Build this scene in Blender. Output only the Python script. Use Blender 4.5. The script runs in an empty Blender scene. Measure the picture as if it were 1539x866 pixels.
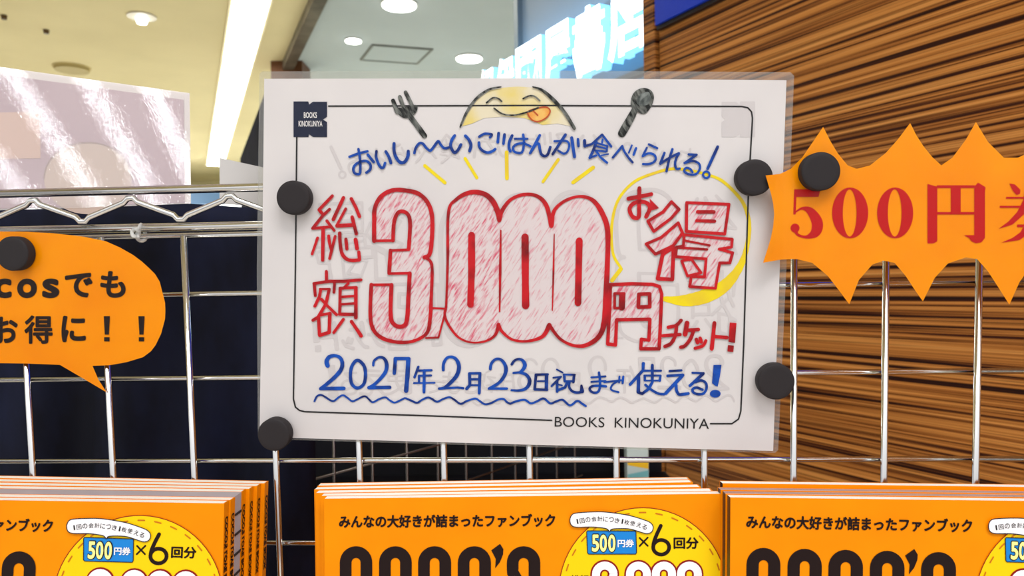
import bpy, bmesh, math, random
from mathutils import Vector, Matrix, geometry
random.seed(7)
SC = bpy.context.scene
COL = SC.collection
PI = math.pi

# ------------------------------------------------------------------ camera, world, lights, exposure
CAM = Vector((0, 0, 1.35))
F_PX, CX, CY, ROLL = 1155.0, 769.5, 433.0, 0.0159
R_AX = Vector((math.cos(ROLL), 0, -math.sin(ROLL)))
U_AX = Vector((math.sin(ROLL), 0, math.cos(ROLL)))
F_AX = Vector((0, 1, 0))
cd = bpy.data.cameras.new('camera')
cam = bpy.data.objects.new('camera', cd)
COL.objects.link(cam)
cd.sensor_width = 36.0
cd.lens = 36.0 * F_PX / 1539.0
cd.clip_start = 0.01
cd.dof.use_dof = True
cd.dof.focus_distance = 0.44
cd.dof.aperture_fstop = 16.0
m = Matrix((R_AX, U_AX, -F_AX)).transposed().to_4x4()
m.translation = CAM
cam.matrix_world = m
SC.camera = cam

SC.view_settings.view_transform = 'Standard'
SC.view_settings.look = 'None'
SC.view_settings.gamma = 1.0
SC.view_settings.use_curve_mapping = False
SC.view_settings.exposure = 0.0

w = bpy.data.worlds.new('world')
SC.world = w
w.use_nodes = True
w.node_tree.nodes['Background'].inputs[0].default_value = (1.0, 0.97, 0.95, 1)
w.node_tree.nodes['Background'].inputs[1].default_value = 1.0
_t = w.node_tree
_tc = _t.nodes.new('ShaderNodeTexCoord'); _sx = _t.nodes.new('ShaderNodeSeparateXYZ'); _mr = _t.nodes.new('ShaderNodeValToRGB'); _ma = _t.nodes.new('ShaderNodeMath')
_ma.operation = 'MULTIPLY_ADD'; _ma.inputs[1].default_value = .5; _ma.inputs[2].default_value = .5
_t.links.new(_tc.outputs['Generated'], _sx.inputs[0]); _t.links.new(_sx.outputs['Z'], _ma.inputs[0]); _t.links.new(_ma.outputs[0], _mr.inputs[0])
_mr.color_ramp.elements[0].position = .30; _mr.color_ramp.elements[0].color = (.22, .21, .20, 1)
_mr.color_ramp.elements[1].position = .72; _mr.color_ramp.elements[1].color = (1.40, 1.42, 1.47, 1)
_t.links.new(_mr.outputs[0], w.node_tree.nodes['Background'].inputs[0])
CEIL = 2.60

def area(name, loc, size, energy, color=(1, 1, 1), rot=(0, 0, 0)):
    l = bpy.data.lights.new(name, 'AREA')
    l.shape = 'RECTANGLE'
    l.size, l.size_y = size
    l.energy = energy
    l.color = color
    o = bpy.data.objects.new(name, l)
    o.location = loc
    o.rotation_euler = rot
    COL.objects.link(o)
    return o
for x_ in (-1.34, -1.13, -0.95, -0.80):  # unseen narrow tubes, added to put glare streaks on the poster film
    area('poster_streak_light', (x_, -1.15, CEIL - .03), (0.010, 1.5), 2.6, (0.90, 0.95, 1.0))
area('ceiling_panel_light', (0.35, -0.55, CEIL - .03), (0.9, 0.6), 20, (1.0, 0.98, 0.98))

area('shop_fill_light', (-3.9, 6.6, CEIL - .06), (1.3, 1.2), 105, (1.0, .95, .84))  # unseen fill, added to brighten the cream ceiling by bounce off the floor
area('hall_fill_light', (-0.4, 6.0, CEIL - .06), (1.0, 1.5), 130, (.68, .88, 1.0))  # unseen bluish fill behind the sign, added to lift the grey ceiling

# ------------------------------------------------------------------ materials
def sr(r, g, b):
    f = lambda c: (c / 255 / 12.92) if c / 255 <= .04045 else ((c / 255 + .055) / 1.055) ** 2.4
    return (f(r), f(g), f(b), 1.0)

def mat(name, col, rough=.5, metal=0.0, coat=0.0, emit=None, es=0.0, spec=.22):
    M = bpy.data.materials.new(name)
    M.use_nodes = True
    b = M.node_tree.nodes['Principled BSDF']
    b.inputs['Base Color'].default_value = col
    b.inputs['Roughness'].default_value = rough
    b.inputs['Metallic'].default_value = metal
    b.inputs['Coat Weight'].default_value = coat
    b.inputs['Specular IOR Level'].default_value = spec
    if emit:
        b.inputs['Emission Color'].default_value = emit
        b.inputs['Emission Strength'].default_value = es
    return M

def noisy(M, c1, c2, scale=(30, 30, 30), lo=.35, hi=.65, rot=(0, 0, 0), detail=4, dist=0.0, bump=0.0):
    """colour that varies between two tones with a stretched noise"""
    nt = M.node_tree
    b = nt.nodes['Principled BSDF']
    tc = nt.nodes.new('ShaderNodeTexCoord')
    mp = nt.nodes.new('ShaderNodeMapping')
    mp.vector_type = 'TEXTURE' if False else 'POINT'
    mp.inputs['Rotation'].default_value = rot
    mp2 = nt.nodes.new('ShaderNodeMapping')
    mp2.inputs['Scale'].default_value = scale
    n = nt.nodes.new('ShaderNodeTexNoise')
    n.inputs['Scale'].default_value = 1.0
    n.inputs['Detail'].default_value = detail
    n.inputs['Distortion'].default_value = dist
    r = nt.nodes.new('ShaderNodeValToRGB')
    r.color_ramp.elements[0].position = lo
    r.color_ramp.elements[0].color = c1
    r.color_ramp.elements[1].position = hi
    r.color_ramp.elements[1].color = c2
    L = nt.links.new
    L(tc.outputs['Object'], mp.inputs['Vector'])
    L(mp.outputs[0], mp2.inputs['Vector'])
    L(mp2.outputs[0], n.inputs['Vector'])
    L(n.outputs['Fac'], r.inputs['Fac'])
    L(r.outputs['Color'], b.inputs['Base Color'])
    if bump:
        bp = nt.nodes.new('ShaderNodeBump')
        bp.inputs['Strength'].default_value = bump
        bp.inputs['Distance'].default_value = .001
        L(n.outputs['Fac'], bp.inputs['Height'])
        L(bp.outputs[0], b.inputs['Normal'])
    return M

def film_mat(name, tint, gloss, rough, bscale, bstrength, rot=(0, 0, 0), haze=0.0, detail=5):
    """clear laminating film: see-through sheet with a fine crinkled gloss"""
    M = bpy.data.materials.new(name)
    M.use_nodes = True
    nt = M.node_tree
    nt.nodes.clear()
    L = nt.links.new
    out = nt.nodes.new('ShaderNodeOutputMaterial')
    tr = nt.nodes.new('ShaderNodeBsdfTransparent')
    tr.inputs[0].default_value = tint
    gl = nt.nodes.new('ShaderNodeBsdfGlossy')
    gl.inputs['Roughness'].default_value = rough
    lw = nt.nodes.new('ShaderNodeLayerWeight')
    lw.inputs['Blend'].default_value = .5
    pw = nt.nodes.new('ShaderNodeMath'); pw.operation = 'POWER'; pw.inputs[1].default_value = 5
    r0 = ((gloss - 1) / (gloss + 1)) ** 2
    fr = nt.nodes.new('ShaderNodeMath'); fr.operation = 'MULTIPLY_ADD'; fr.inputs[1].default_value = 1 - r0; fr.inputs[2].default_value = r0
    nt.links.new(lw.outputs['Facing'], pw.inputs[0]); nt.links.new(pw.outputs[0], fr.inputs[0])
    tc = nt.nodes.new('ShaderNodeTexCoord')
    mp = nt.nodes.new('ShaderNodeMapping')
    mp.inputs['Rotation'].default_value = rot
    mp2 = nt.nodes.new('ShaderNodeMapping')
    mp2.inputs['Scale'].default_value = bscale
    n = nt.nodes.new('ShaderNodeTexNoise')
    n.inputs['Scale'].default_value = 1
    n.inputs['Detail'].default_value = detail
    n.inputs['Roughness'].default_value = .65
    bp = nt.nodes.new('ShaderNodeBump')
    bp.inputs['Strength'].default_value = bstrength
    bp.inputs['Distance'].default_value = .001
    L(tc.outputs['Object'], mp.inputs[0]); L(mp.outputs[0], mp2.inputs[0]); L(mp2.outputs[0], n.inputs['Vector'])
    L(n.outputs['Fac'], bp.inputs['Height'])
    L(bp.outputs[0], gl.inputs['Normal'])
    mx = nt.nodes.new('ShaderNodeMixShader')
    L(fr.outputs[0], mx.inputs[0]); L(tr.outputs[0], mx.inputs[1]); L(gl.outputs[0], mx.inputs[2])
    last = mx
    if haze:
        df = nt.nodes.new('ShaderNodeBsdfDiffuse')
        df.inputs[0].default_value = (.85, .83, .82, 1)
        m2 = nt.nodes.new('ShaderNodeMixShader')
        m2.inputs[0].default_value = haze
        L(mx.outputs[0], m2.inputs[1]); L(df.outputs[0], m2.inputs[2])
        last = m2
    L(last.outputs[0], out.inputs[0])
    return M

PAPER = noisy(mat('paper_white', sr(229, 223, 225), .55), sr(226, 220, 222), sr(234, 228, 229), (14, 14, 14))
CHROME = mat('chrome_wire', (.72, .71, .69, 1), .14, 1.0)
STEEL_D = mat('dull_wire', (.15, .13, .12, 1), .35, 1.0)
RUBBER = mat('black_magnet', sr(42, 38, 39), .6, spec=.2)
ORANGE = noisy(mat('orange_card', sr(240, 142, 0), .45, spec=.1), sr(237, 136, 0), sr(243, 148, 0), (25, 25, 25))
COVER = noisy(mat('book_orange', sr(238, 138, 0), .45, spec=.1), sr(236, 134, 0), sr(242, 143, 0), (20, 20, 20))
BLUE = noisy(mat('blue_marker', sr(20, 70, 160), .5), sr(4, 26, 96), sr(14, 82, 190), (120, 120, 120), .3, .62)
RED = noisy(mat('red_marker', sr(190, 25, 35), .5), sr(120, 6, 14), sr(206, 18, 30), (90, 90, 90), .27, .55)
YEL = noisy(mat('yellow_marker', sr(250, 220, 30), .5), sr(240, 205, 50), sr(253, 228, 20), (90, 90, 90))
PINK = noisy(mat('pink_pencil', sr(235, 170, 185), .6), sr(220, 90, 118), sr(231, 216, 219), (900, 900, 130), .30, .53, (0, math.radians(-34), 0), 6)
PINK2 = noisy(mat('pale_pink_pencil', sr(235, 190, 200), .6), sr(222, 120, 142), sr(230, 216, 219), (900, 900, 110), .26, .47, (0, math.radians(-34), 0), 6)
INKK = noisy(mat('black_pencil', sr(40, 42, 42), .6), sr(22, 24, 24), sr(126, 128, 124), (600, 600, 160), .42, .66, (0, .5, 0))
INKG = noisy(mat('grey_pencil', sr(100, 105, 105), .6), sr(60, 66, 66), sr(140, 146, 144), (400, 400, 160), .35, .65, (0, -.6, 0))
LINE = mat('printed_black', sr(40, 38, 40), .5)
NAVYP = mat('printed_navy', sr(30, 36, 62), .45)
GHOST = mat('show_through_grey', sr(216, 209, 211), .6)
PALEY = noisy(mat('pale_yellow_pencil', sr(246, 228, 150), .6), sr(240, 215, 110), sr(240, 228, 200), (40, 40, 40), .35, .6)
ORG2 = noisy(mat('orange_pencil', sr(250, 180, 90), .6), sr(246, 160, 70), sr(250, 200, 110), (200, 200, 200))
RUST = mat('rust_pencil', sr(196, 84, 44), .6)
WHITE = mat('print_white', sr(244, 240, 240), .45)
SERIF_RED = mat('print_red', sr(186, 4, 6), .4)
BROWNK = mat('print_brown_black', sr(26, 8, 6), .5)
BADGE = mat('badge_yellow', sr(250, 205, 0), .4)
STITCH = mat('stitch_brown', sr(196, 112, 14), .5)
COUPON = mat('coupon_blue', sr(28, 130, 208), .4)
DRED = mat('print_dark_red', sr(140, 16, 14), .4)
CREAMY = mat('digit_cream', sr(255, 245, 150), .4)
PAGES = noisy(mat('page_edges', sr(250, 244, 234), .7), sr(236, 226, 214), sr(252, 248, 240), (3, 3, 900))
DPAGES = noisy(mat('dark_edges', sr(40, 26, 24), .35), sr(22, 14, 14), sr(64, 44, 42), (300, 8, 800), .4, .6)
PKPAGES = noisy(mat('pinkish_pages', sr(190, 150, 150), .5), sr(120, 70, 76), sr(206, 184, 180), (3, 3, 1200), .4, .6)
GREYB = mat('grey_card', sr(176, 166, 170), .5)

# ------------------------------------------------------------------ helpers
def ray(u, v):
    return F_AX + R_AX * ((u - CX) / F_PX) - U_AX * ((v - CY) / F_PX)

class Plane:
    """a real plane in the room; at(u, v) gives the point on it seen at photo position u, v"""
    def __init__(s, o, n):
        s.o, s.n = Vector(o), Vector(n).normalized()
    def at(s, u, v, h=0.0):
        r = ray(u, v)
        t = ((s.o + s.n * h - CAM).dot(s.n)) / r.dot(s.n)
        return CAM + r * t

def mesh(name, verts, faces, mats, parent=None, smooth=False, mi=None, local=None):
    me = bpy.data.meshes.new(name)
    off = Vector((0, 0, 0))
    p = parent
    while p is not None and local is None:
        off += p.location
        p = p.parent
    me.from_pydata([tuple(Vector(v) - off) for v in verts], [], faces)
    for M in (mats if isinstance(mats, (list, tuple)) else [mats]):
        me.materials.append(M)
    if mi:
        for pl, i in zip(me.polygons, mi):
            pl.material_index = i
    if smooth:
        for pl in me.polygons:
            pl.use_smooth = True
    me.update()
    o = bpy.data.objects.new(name, me)
    COL.objects.link(o)
    if parent is not None:
        o.parent = parent
    return o

def tag(o, label=None, cat=None, group=None, kind=None):
    if label: o['label'] = label
    if cat: o['category'] = cat
    if group: o['group'] = group
    if kind: o['kind'] = kind
    return o

def empty(name, loc, label, cat, group=None):
    o = bpy.data.objects.new(name, None)
    o.empty_display_size = .02
    o.location = loc
    COL.objects.link(o)
    return tag(o, label, cat, group)

class MB:
    def __init__(s):
        s.v, s.f, s.mi = [], [], []
    def add(s, v, f, mi=0):
        b = len(s.v)
        s.v += [Vector(p) for p in v]
        s.f += [[b + i for i in q] for q in f]
        s.mi += [mi] * len(f)
    def box(s, lo, hi, mi=0, M=None):
        x0, y0, z0 = lo; x1, y1, z1 = hi
        vs = [Vector(p) for p in ((x0,y0,z0),(x1,y0,z0),(x1,y1,z0),(x0,y1,z0),(x0,y0,z1),(x1,y0,z1),(x1,y1,z1),(x0,y1,z1))]
        if M: vs = [M @ p for p in vs]
        s.add(vs, [(0,3,2,1),(4,5,6,7),(0,1,5,4),(1,2,6,5),(2,3,7,6),(3,0,4,7)], mi)
    def tube(s, pts, r, seg=10, mi=0, cap=True):
        pts = [Vector(p) for p in pts]
        rings = []
        n = len(pts)
        nrm = None
        for i, p in enumerate(pts):
            a = pts[max(i - 1, 0)]; b = pts[min(i + 1, n - 1)]
            t = (b - a).normalized()
            if nrm is None:
                ref = Vector((0, 1, 0)) if abs(t.y) < .9 else Vector((1, 0, 0))
                nrm = t.cross(ref).normalized()
            nrm = (nrm - t * nrm.dot(t)).normalized()
            bn = t.cross(nrm)
            rr = r[i] if isinstance(r, (list, tuple)) else r
            rings.append([p + (nrm * math.cos(2*PI*k/seg) + bn * math.sin(2*PI*k/seg)) * rr for k in range(seg)])
        vs = [q for g in rings for q in g]
        fs = []
        for i in range(n - 1):
            for k in range(seg):
                k2 = (k + 1) % seg
                fs.append((i*seg+k, i*seg+k2, (i+1)*seg+k2, (i+1)*seg+k))
        if cap:
            fs.append(tuple(range(seg - 1, -1, -1)))
            fs.append(tuple((n-1)*seg + k for k in range(seg)))
        s.add(vs, fs, mi)
    def build(s, name, mats, parent=None, smooth=False, local=None):
        return mesh(name, s.v, s.f, mats, parent, smooth, s.mi, local)

def autosmooth(o, ang=40):
    for p in o.data.polygons: p.use_smooth = True
    try:
        o.data.set_sharp_from_angle(angle=math.radians(ang))
    except Exception:
        pass
    return o

def bevel(o, wdt, seg=2):
    bm = bmesh.new(); bm.from_mesh(o.data)
    bmesh.ops.bevel(bm, geom=bm.edges[:], offset=wdt, segments=seg, affect='EDGES', profile=.5)
    bm.to_mesh(o.data); bm.free()
    return o

# ---- flat artwork in 2D (photo-measured drawing units), later laid onto a sheet
def catmull(pts, closed=False, sub=6):
    out = []
    n = len(pts)
    rng = range(n if closed else n - 1)
    g = (lambda i: pts[i % n]) if closed else (lambda i: pts[min(max(i, 0), n - 1)])
    for i in rng:
        p0, p1, p2, p3 = g(i-1), g(i), g(i+1), g(i+2)
        for k in range(sub):
            t = k / sub
            out.append(tuple(.5*((2*p1[j]) + (-p0[j]+p2[j])*t + (2*p0[j]-5*p1[j]+4*p2[j]-p3[j])*t*t + (-p0[j]+3*p1[j]-3*p2[j]+p3[j])*t**3) for j in range(len(p1))))
    if not closed: out.append(tuple(pts[-1]))
    return out

class Art:
    """flat ink: 2D verts and faces"""
    def __init__(s):
        s.v, s.f, s.k, s.n = [], [], [], 0
    def _add(s, v, f):
        b = len(s.v)
        s.v += v
        s.n += 1
        s.k += [s.n % 50] * len(v)
        s.f += [tuple(b + i for i in q) for q in f]
    def stroke(s, pts, w, smooth=True, closed=False, wob=.06):
        ws = w if isinstance(w, (list, tuple)) else [w] * len(pts)
        P = [(p[0], p[1], ws[i]) for i, p in enumerate(pts)]
        if smooth and len(P) > 2:
            P = catmull(P, closed)
        elif closed:
            P = P + [P[0]]
        else:
            Q = []
            for i in range(len(P) - 1):
                k = 3
                for j in range(k):
                    t = j / k
                    Q.append(tuple(P[i][c] * (1 - t) + P[i+1][c] * t for c in range(3)))
            P = Q + [P[-1]]
        if closed and smooth: P = P + [P[0]]
        n = len(P)
        # cut at sharp corners so that every run keeps its width
        runs, cur = [], [P[0]]
        for i in range(1, n):
            cur.append(P[i])
            if i < n - 1:
                a = math.atan2(P[i][1]-P[i-1][1], P[i][0]-P[i-1][0]); b = math.atan2(P[i+1][1]-P[i][1], P[i+1][0]-P[i][0])
                d = abs((b - a + PI) % (2*PI) - PI)
                if d > .75:
                    runs.append(cur); cur = [P[i]]
        runs.append(cur)
        for run in runs:
            L, Rr = [], []
            m_ = len(run)
            if m_ < 2: continue
            for i, p in enumerate(run):
                a = run[max(i-1, 0)]; b = run[min(i+1, m_-1)]
                if closed and len(runs) == 1 and i in (0, m_-1): a, b = run[m_-2], run[1]
                dx, dy = b[0]-a[0], b[1]-a[1]
                l = math.hypot(dx, dy) or 1
                hw = p[2] / 2 * (1 + random.uniform(-wob, wob))
                L.append((p[0] - dy/l*hw, p[1] + dx/l*hw)); Rr.append((p[0] + dy/l*hw, p[1] - dx/l*hw))
            def cap(c, other, hw):
                ang = math.atan2(c[1]-other[1], c[0]-other[0])
                return [(c[0]+math.cos(ang+t)*hw, c[1]+math.sin(ang+t)*hw) for t in (PI/2*.66, PI/2*.33, 0, -PI/2*.33, -PI/2*.66)]
            ce = cap(run[-1], run[-2], run[-1][2]/2)
            cs = cap(run[0], run[1], run[0][2]/2)
            v = L + Rr
            f = [(i, i+1, m_+i+1, m_+i) for i in range(m_-1)]
            if closed and len(runs) == 1:
                s._add(v, f)
                continue
            b0 = len(v); v = v + ce
            f.append(tuple([m_-1] + list(range(b0, b0+5)) + [2*m_-1]))
            b0 = len(v); v = v + cs
            f.append(tuple([m_] + list(range(b0, b0+5)) + [0]))
            s._add(v, f)
        return s
    def poly(s, pts, holes=()):
        loops = [list(pts)] + [list(h) for h in holes]
        v = [Vector((p[0], p[1], 0)) for l in loops for p in l]
        tri = geometry.tessellate_polygon([[Vector((p[0], p[1], 0)) for p in l] for l in loops])
        s._add([(p.x, p.y) for p in v], [tuple(t) for t in tri])
        return s
    def disc(s, c, rx, ry=None, n=40):
        ry = ry or rx
        s.poly([(c[0]+rx*math.cos(2*PI*k/n), c[1]+ry*math.sin(2*PI*k/n)) for k in range(n)])
        return s
    def ring(s, c, r, w, n=40):
        s.stroke([(c[0]+r*math.cos(2*PI*k/n), c[1]+r*math.sin(2*PI*k/n)) for k in range(n)], w, False, True, 0)
        return s
    def text(s, body, quad, bold=0.0):
        """lettering fitted into a quad (top left, top right, bottom right, bottom left)"""
        v, f = glyphs(body, 0)
        bold = max(bold, 0)
        x0 = min(p[0] for p in v) - bold; x1 = max(p[0] for p in v) + bold; y0 = min(p[1] for p in v) - bold; y1 = max(p[1] for p in v) + bold
        pieces = [(v, f)]
        if bold:
            es = {}
            for q in f:
                for j in range(len(q)): es[(q[j], q[(j+1) % len(q)])] = 1
            for (i, j) in [e for e in es if (e[1], e[0]) not in es]:
                p, q = v[i], v[j]
                dx, dy = q[0]-p[0], q[1]-p[1]; l = math.hypot(dx, dy)
                if l < 1e-6: continue
                dx, dy = dx/l*bold, dy/l*bold
                pieces.append(([(p[0]-dx*.6-dy*.5, p[1]-dy*.6+dx*.5), (p[0]-dx-0*dy, p[1]-dy), (p[0]-dx*.6+dy*.5, p[1]-dy*.6-dx*.5), (p[0]+dy, p[1]-dx), (q[0]+dy, q[1]-dx), (q[0]+dx*.6+dy*.5, q[1]+dy*.6-dx*.5), (q[0]+dx, q[1]+dy), (q[0]+dx*.6-dy*.5, q[1]+dy*.6+dx*.5), (q[0]-dy, q[1]+dx), (p[0]-dy, p[1]+dx)], [tuple(range(10))]))
        a, b, c, d = [Vector((q[0], q[1])) for q in quad]
        for v, f in pieces:
            out = []
            for x, y in v:
                i = (x - x0) / (x1 - x0); j = (y1 - y) / (y1 - y0)
                p = (a * (1-i) + b * i) * (1-j) + (d * (1-i) + c * i) * j
                out.append((p.x, p.y))
            s._add(out, f)
        return s
    def map(s, fn):
        o = Art()
        o.v = [fn(p) for p in s.v]; o.f = list(s.f); o.k = list(s.k); o.n = s.n
        return o
    def join(s, *arts):
        for a in arts:
            b = len(s.v)
            s.v += a.v; s.f += [tuple(b + i for i in q) for q in a.f]; s.k += [(k + s.n) % 50 for k in a.k]; s.n += a.n
        return s

_gl = {}
def glyphs(body, bold):
    k = (body, bold)
    if k not in _gl:
        c = bpy.data.curves.new('glyph', 'FONT')
        c.body = body
        c.offset = bold
        c.resolution_u = 4
        o = bpy.data.objects.new('glyph', c)
        COL.objects.link(o)
        dg = bpy.context.evaluated_depsgraph_get()
        me = bpy.data.meshes.new_from_object(o.evaluated_get(dg))
        _gl[k] = ([(v.co.x, v.co.y) for v in me.vertices], [tuple(p.vertices) for p in me.polygons])
        bpy.data.objects.remove(o)
        bpy.data.meshes.remove(me)
        bpy.data.curves.remove(c)
    return _gl[k]

def crop(x0, y0, s):
    return lambda p: (x0 + p[0] / s, y0 + p[1] / s)

def script(cr, items):
    """handwriting: (kind, width, points) in the units of one enlarged view"""
    x0, y0, s = cr
    a = Art()
    for k, wd, pts in items:
        a.stroke([(x0 + p[0]/s, y0 + p[1]/s) for p in pts], [q/s for q in wd] if isinstance(wd, (list, tuple)) else wd/s, k[0] == 's', 'c' in k)
    return a

def ink(name, art, sheet, h, M, parent):
    """lay flat artwork on a sheet (sheet(u, v, h) gives the point)"""
    vs = [sheet(u, v, h + k * 1.6e-6) for (u, v), k in zip(art.v, art.k)]
    # face every polygon toward the viewer
    fs = []
    for f in art.f:
        a, b, c = vs[f[0]], vs[f[1]], vs[f[2]]
        n = Vector((0, 0, 0))
        for i in range(1, len(f)-1):
            n += (vs[f[i]] - vs[f[0]]).cross(vs[f[i+1]] - vs[f[0]])
        fs.append(f if n.dot(CAM - a) > 0 else tuple(reversed(f)))
    return mesh(name, vs, fs, M, parent)

def sheet_mesh(name, outline, sheet, h0, h1, mats, parent, step=14.0):
    """a cut sheet with thickness, finely meshed so it can curl"""
    us = [p[0] for p in outline]; vs_ = [p[1] for p in outline]
    pts = [Vector(p) for p in outline]
    n = len(pts)
    edges = [(i, (i+1) % n) for i in range(n)]
    u = min(us) + step / 2
    def inside(x, y):
        c = False
        for i in range(n):
            a, b = pts[i], pts[(i+1) % n]
            if (a[1] > y) != (b[1] > y) and x < (b[0]-a[0])*(y-a[1])/(b[1]-a[1]) + a[0]: c = not c
        return c
    def far(x, y):
        for i in range(n):
            a, b = pts[i], pts[(i+1) % n]
            ab = b - a; t = max(0, min(1, ((x-a[0])*ab[0] + (y-a[1])*ab[1]) / max(ab.length_squared, 1e-9)))
            if math.hypot(a[0]+ab[0]*t-x, a[1]+ab[1]*t-y) < step*.35: return False
        return True
    inner = []
    while u < max(us):
        v = min(vs_) + step / 2
        while v < max(vs_):
            if inside(u, v) and far(u, v): inner.append(Vector((u, v)))
            v += step
        u += step
    r = geometry.delaunay_2d_cdt(pts + inner, edges, [list(range(n))], 1, 1e-6)
    P, T = r[0], r[2]
    front = [sheet(p[0], p[1], h1) for p in P]
    back = [sheet(p[0], p[1], h0) for p in P]
    k = len(P)
    fs = []
    for t in T:
        a, b, c = [front[i] for i in t[:3]]
        nn = (b-a).cross(c-a)
        t = tuple(t) if nn.dot(CAM - a) > 0 else tuple(reversed(t))
        fs.append(t)
    cnt = {}
    for t in fs:
        for i in range(len(t)):
            e = (t[i], t[(i+1) % len(t)])
            cnt[e] = 1
    rim = [e for e in cnt if (e[1], e[0]) not in cnt]
    out = list(fs) + [tuple(k + i for i in reversed(t)) for t in fs] + [(a, k+a, k+b, b) for a, b in rim]
    o = mesh(name, front + back, out, mats, parent)
    return o

# ------------------------------------------------------------------ the room
# directions: the side wall and the fascia recede to the left
WV = 170.0
WDIR = Vector(((WV - CX) / F_PX, 1, 0)).normalized()
WNRM = Vector((-WDIR.y, WDIR.x, 0))
if WNRM.y > 0: WNRM = -WNRM
WPT = Vector((ray(1539, 433).x * .90, .90, 1.35))
WALL = Plane(WPT, WNRM)
CEILP = Plane((0, 0, CEIL), (0, 0, 1))
HV = 281.0
HDIR = Vector(((HV - CX) / F_PX, 1, 0)).normalized()          # run of the ceiling strips

def wall_s(u):  # distance along the side wall
    return (WALL.at(u, 433) - WPT).dot(WDIR)

FLOOR = noisy(mat('floor_vinyl', sr(222, 214, 200), .4), sr(216, 208, 194), sr(228, 220, 208), (3, 3, 3))
b = MB(); b.box((-5, -2.2, -.05), (4, 9.0, 0))
tag(b.build('floor', FLOOR), kind='structure')

CREAM = noisy(mat('ceiling_cream', sr(222, 208, 162), .9), sr(218, 204, 158), sr(226, 212, 166), (2, 2, 2))
GREYC = noisy(mat('ceiling_grey', sr(186, 196, 196), .9), sr(182, 192, 192), sr(190, 199, 199), (2, 2, 2))
bm_c = MB()
p0 = CEILP.at(470, 0); p1 = p0 + HDIR * 6.4; pm = p0 - HDIR * 4.2
def cquad(a, bq, c, d, mi):
    lo = [Vector((p.x, p.y, CEIL)) for p in (a, bq, c, d)]
    hi = [p + Vector((0, 0, .08)) for p in lo]
    bm_c.add(lo + hi, [(0,1,2,3),(7,6,5,4),(0,4,5,1),(1,5,6,2),(2,6,7,3),(3,7,4,0)], mi)
cquad(Vector((-6, pm.y, 0)), Vector((-6, p1.y, 0)), p1, pm, 0)
cquad(pm, p1, Vector((3, p1.y, 0)), Vector((3, pm.y, 0)), 1)
o = bm_c.build('ceiling', [CREAM, GREYC])
bm = bmesh.new(); bm.from_mesh(o.data); bmesh.ops.recalc_face_normals(bm, faces=bm.faces); bm.to_mesh(o.data); bm.free()
tag(o, kind='structure')

YB = 8.6
WALLB = mat('wall_back_paint', sr(226, 214, 168), .7)
b = MB(); b.box((-6, YB, 0), (3, YB + .1, CEIL))
tag(b.build('wall_back', WALLB), kind='structure')

# zebra wood side wall (local x along the wall, z up)
def zebra(name, bright=1.0):
    M = mat(name, sr(180, 110, 50), .45, spec=.15)
    nt = M.node_tree; L = nt.links.new
    bs = nt.nodes['Principled BSDF']
    tc = nt.nodes.new('ShaderNodeTexCoord')
    def ns(scale, detail, dist, rough=.55):
        mp = nt.nodes.new('ShaderNodeMapping'); mp.inputs['Scale'].default_value = scale
        n = nt.nodes.new('ShaderNodeTexNoise'); n.inputs['Scale'].default_value = 1; n.inputs['Detail'].default_value = detail
        n.inputs['Distortion'].default_value = dist; n.inputs['Roughness'].default_value = rough
        L(tc.outputs['Object'], mp.inputs[0]); L(mp.outputs[0], n.inputs['Vector'])
        return n
    a = ns((.45, .45, 112), 4, .3, .62)
    r = nt.nodes.new('ShaderNodeValToRGB')
    e = r.color_ramp.elements
    e[0].position = .375; e[0].color = sr(34, 10, 2)
    e[1].position = .72; e[1].color = sr(230, 164, 90)
    for pos, c in ((.435, sr(70, 28, 8)), (.47, sr(158, 94, 38)), (.55, sr(204, 134, 64))):
        q = e.new(pos); q.color = c
    L(a.outputs['Fac'], r.inputs['Fac'])
    g = ns((1.6, 1.6, 430), 2, .3)
    mx = nt.nodes.new('ShaderNodeMix'); mx.data_type = 'RGBA'; mx.blend_type = 'MULTIPLY'
    rg = nt.nodes.new('ShaderNodeValToRGB')
    rg.color_ramp.elements[0].position = .36; rg.color_ramp.elements[0].color = (.22, .17, .13, 1)
    rg.color_ramp.elements[1].position = .50; rg.color_ramp.elements[1].color = (1, 1, 1, 1)
    L(g.outputs['Fac'], rg.inputs['Fac'])
    mx.inputs[0].default_value = .8
    L(r.outputs['Color'], mx.inputs[6]); L(rg.outputs['Color'], mx.inputs[7])
    L(mx.outputs[2], bs.inputs['Base Color'])
    return M
ZEBRA = zebra('zebra_wood')
wall_ang = math.atan2(WDIR.y, WDIR.x)
def on_wall(o):
    o.location = (WPT.x, WPT.y, 0)
    o.rotation_euler = (0, 0, wall_ang)
    return o
# local +y of the wall frame
LY = Vector((-math.sin(wall_ang), math.cos(wall_ang), 0))
sgn = 1 if LY.dot(WNRM) > 0 else -1          # sgn * local y = toward the viewer
s_corner = wall_s(997)
b = MB(); lo, hi = sorted((0, -sgn * .06))
b.box((-1.2, lo, 0), (s_corner, hi, CEIL))
on_wall(tag(b.build('wall_right', ZEBRA, local=1), kind='structure'))
s_edge = wall_s(975.5)
b = MB(); lo, hi = sorted((sgn * .006, -sgn * .07))
b.box((s_corner + .008, lo, 0), (s_edge, hi, CEIL))
on_wall(tag(bevel(b.build('trim_1', zebra('zebra_end'), local=1), .002, 1), kind='structure'))
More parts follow.
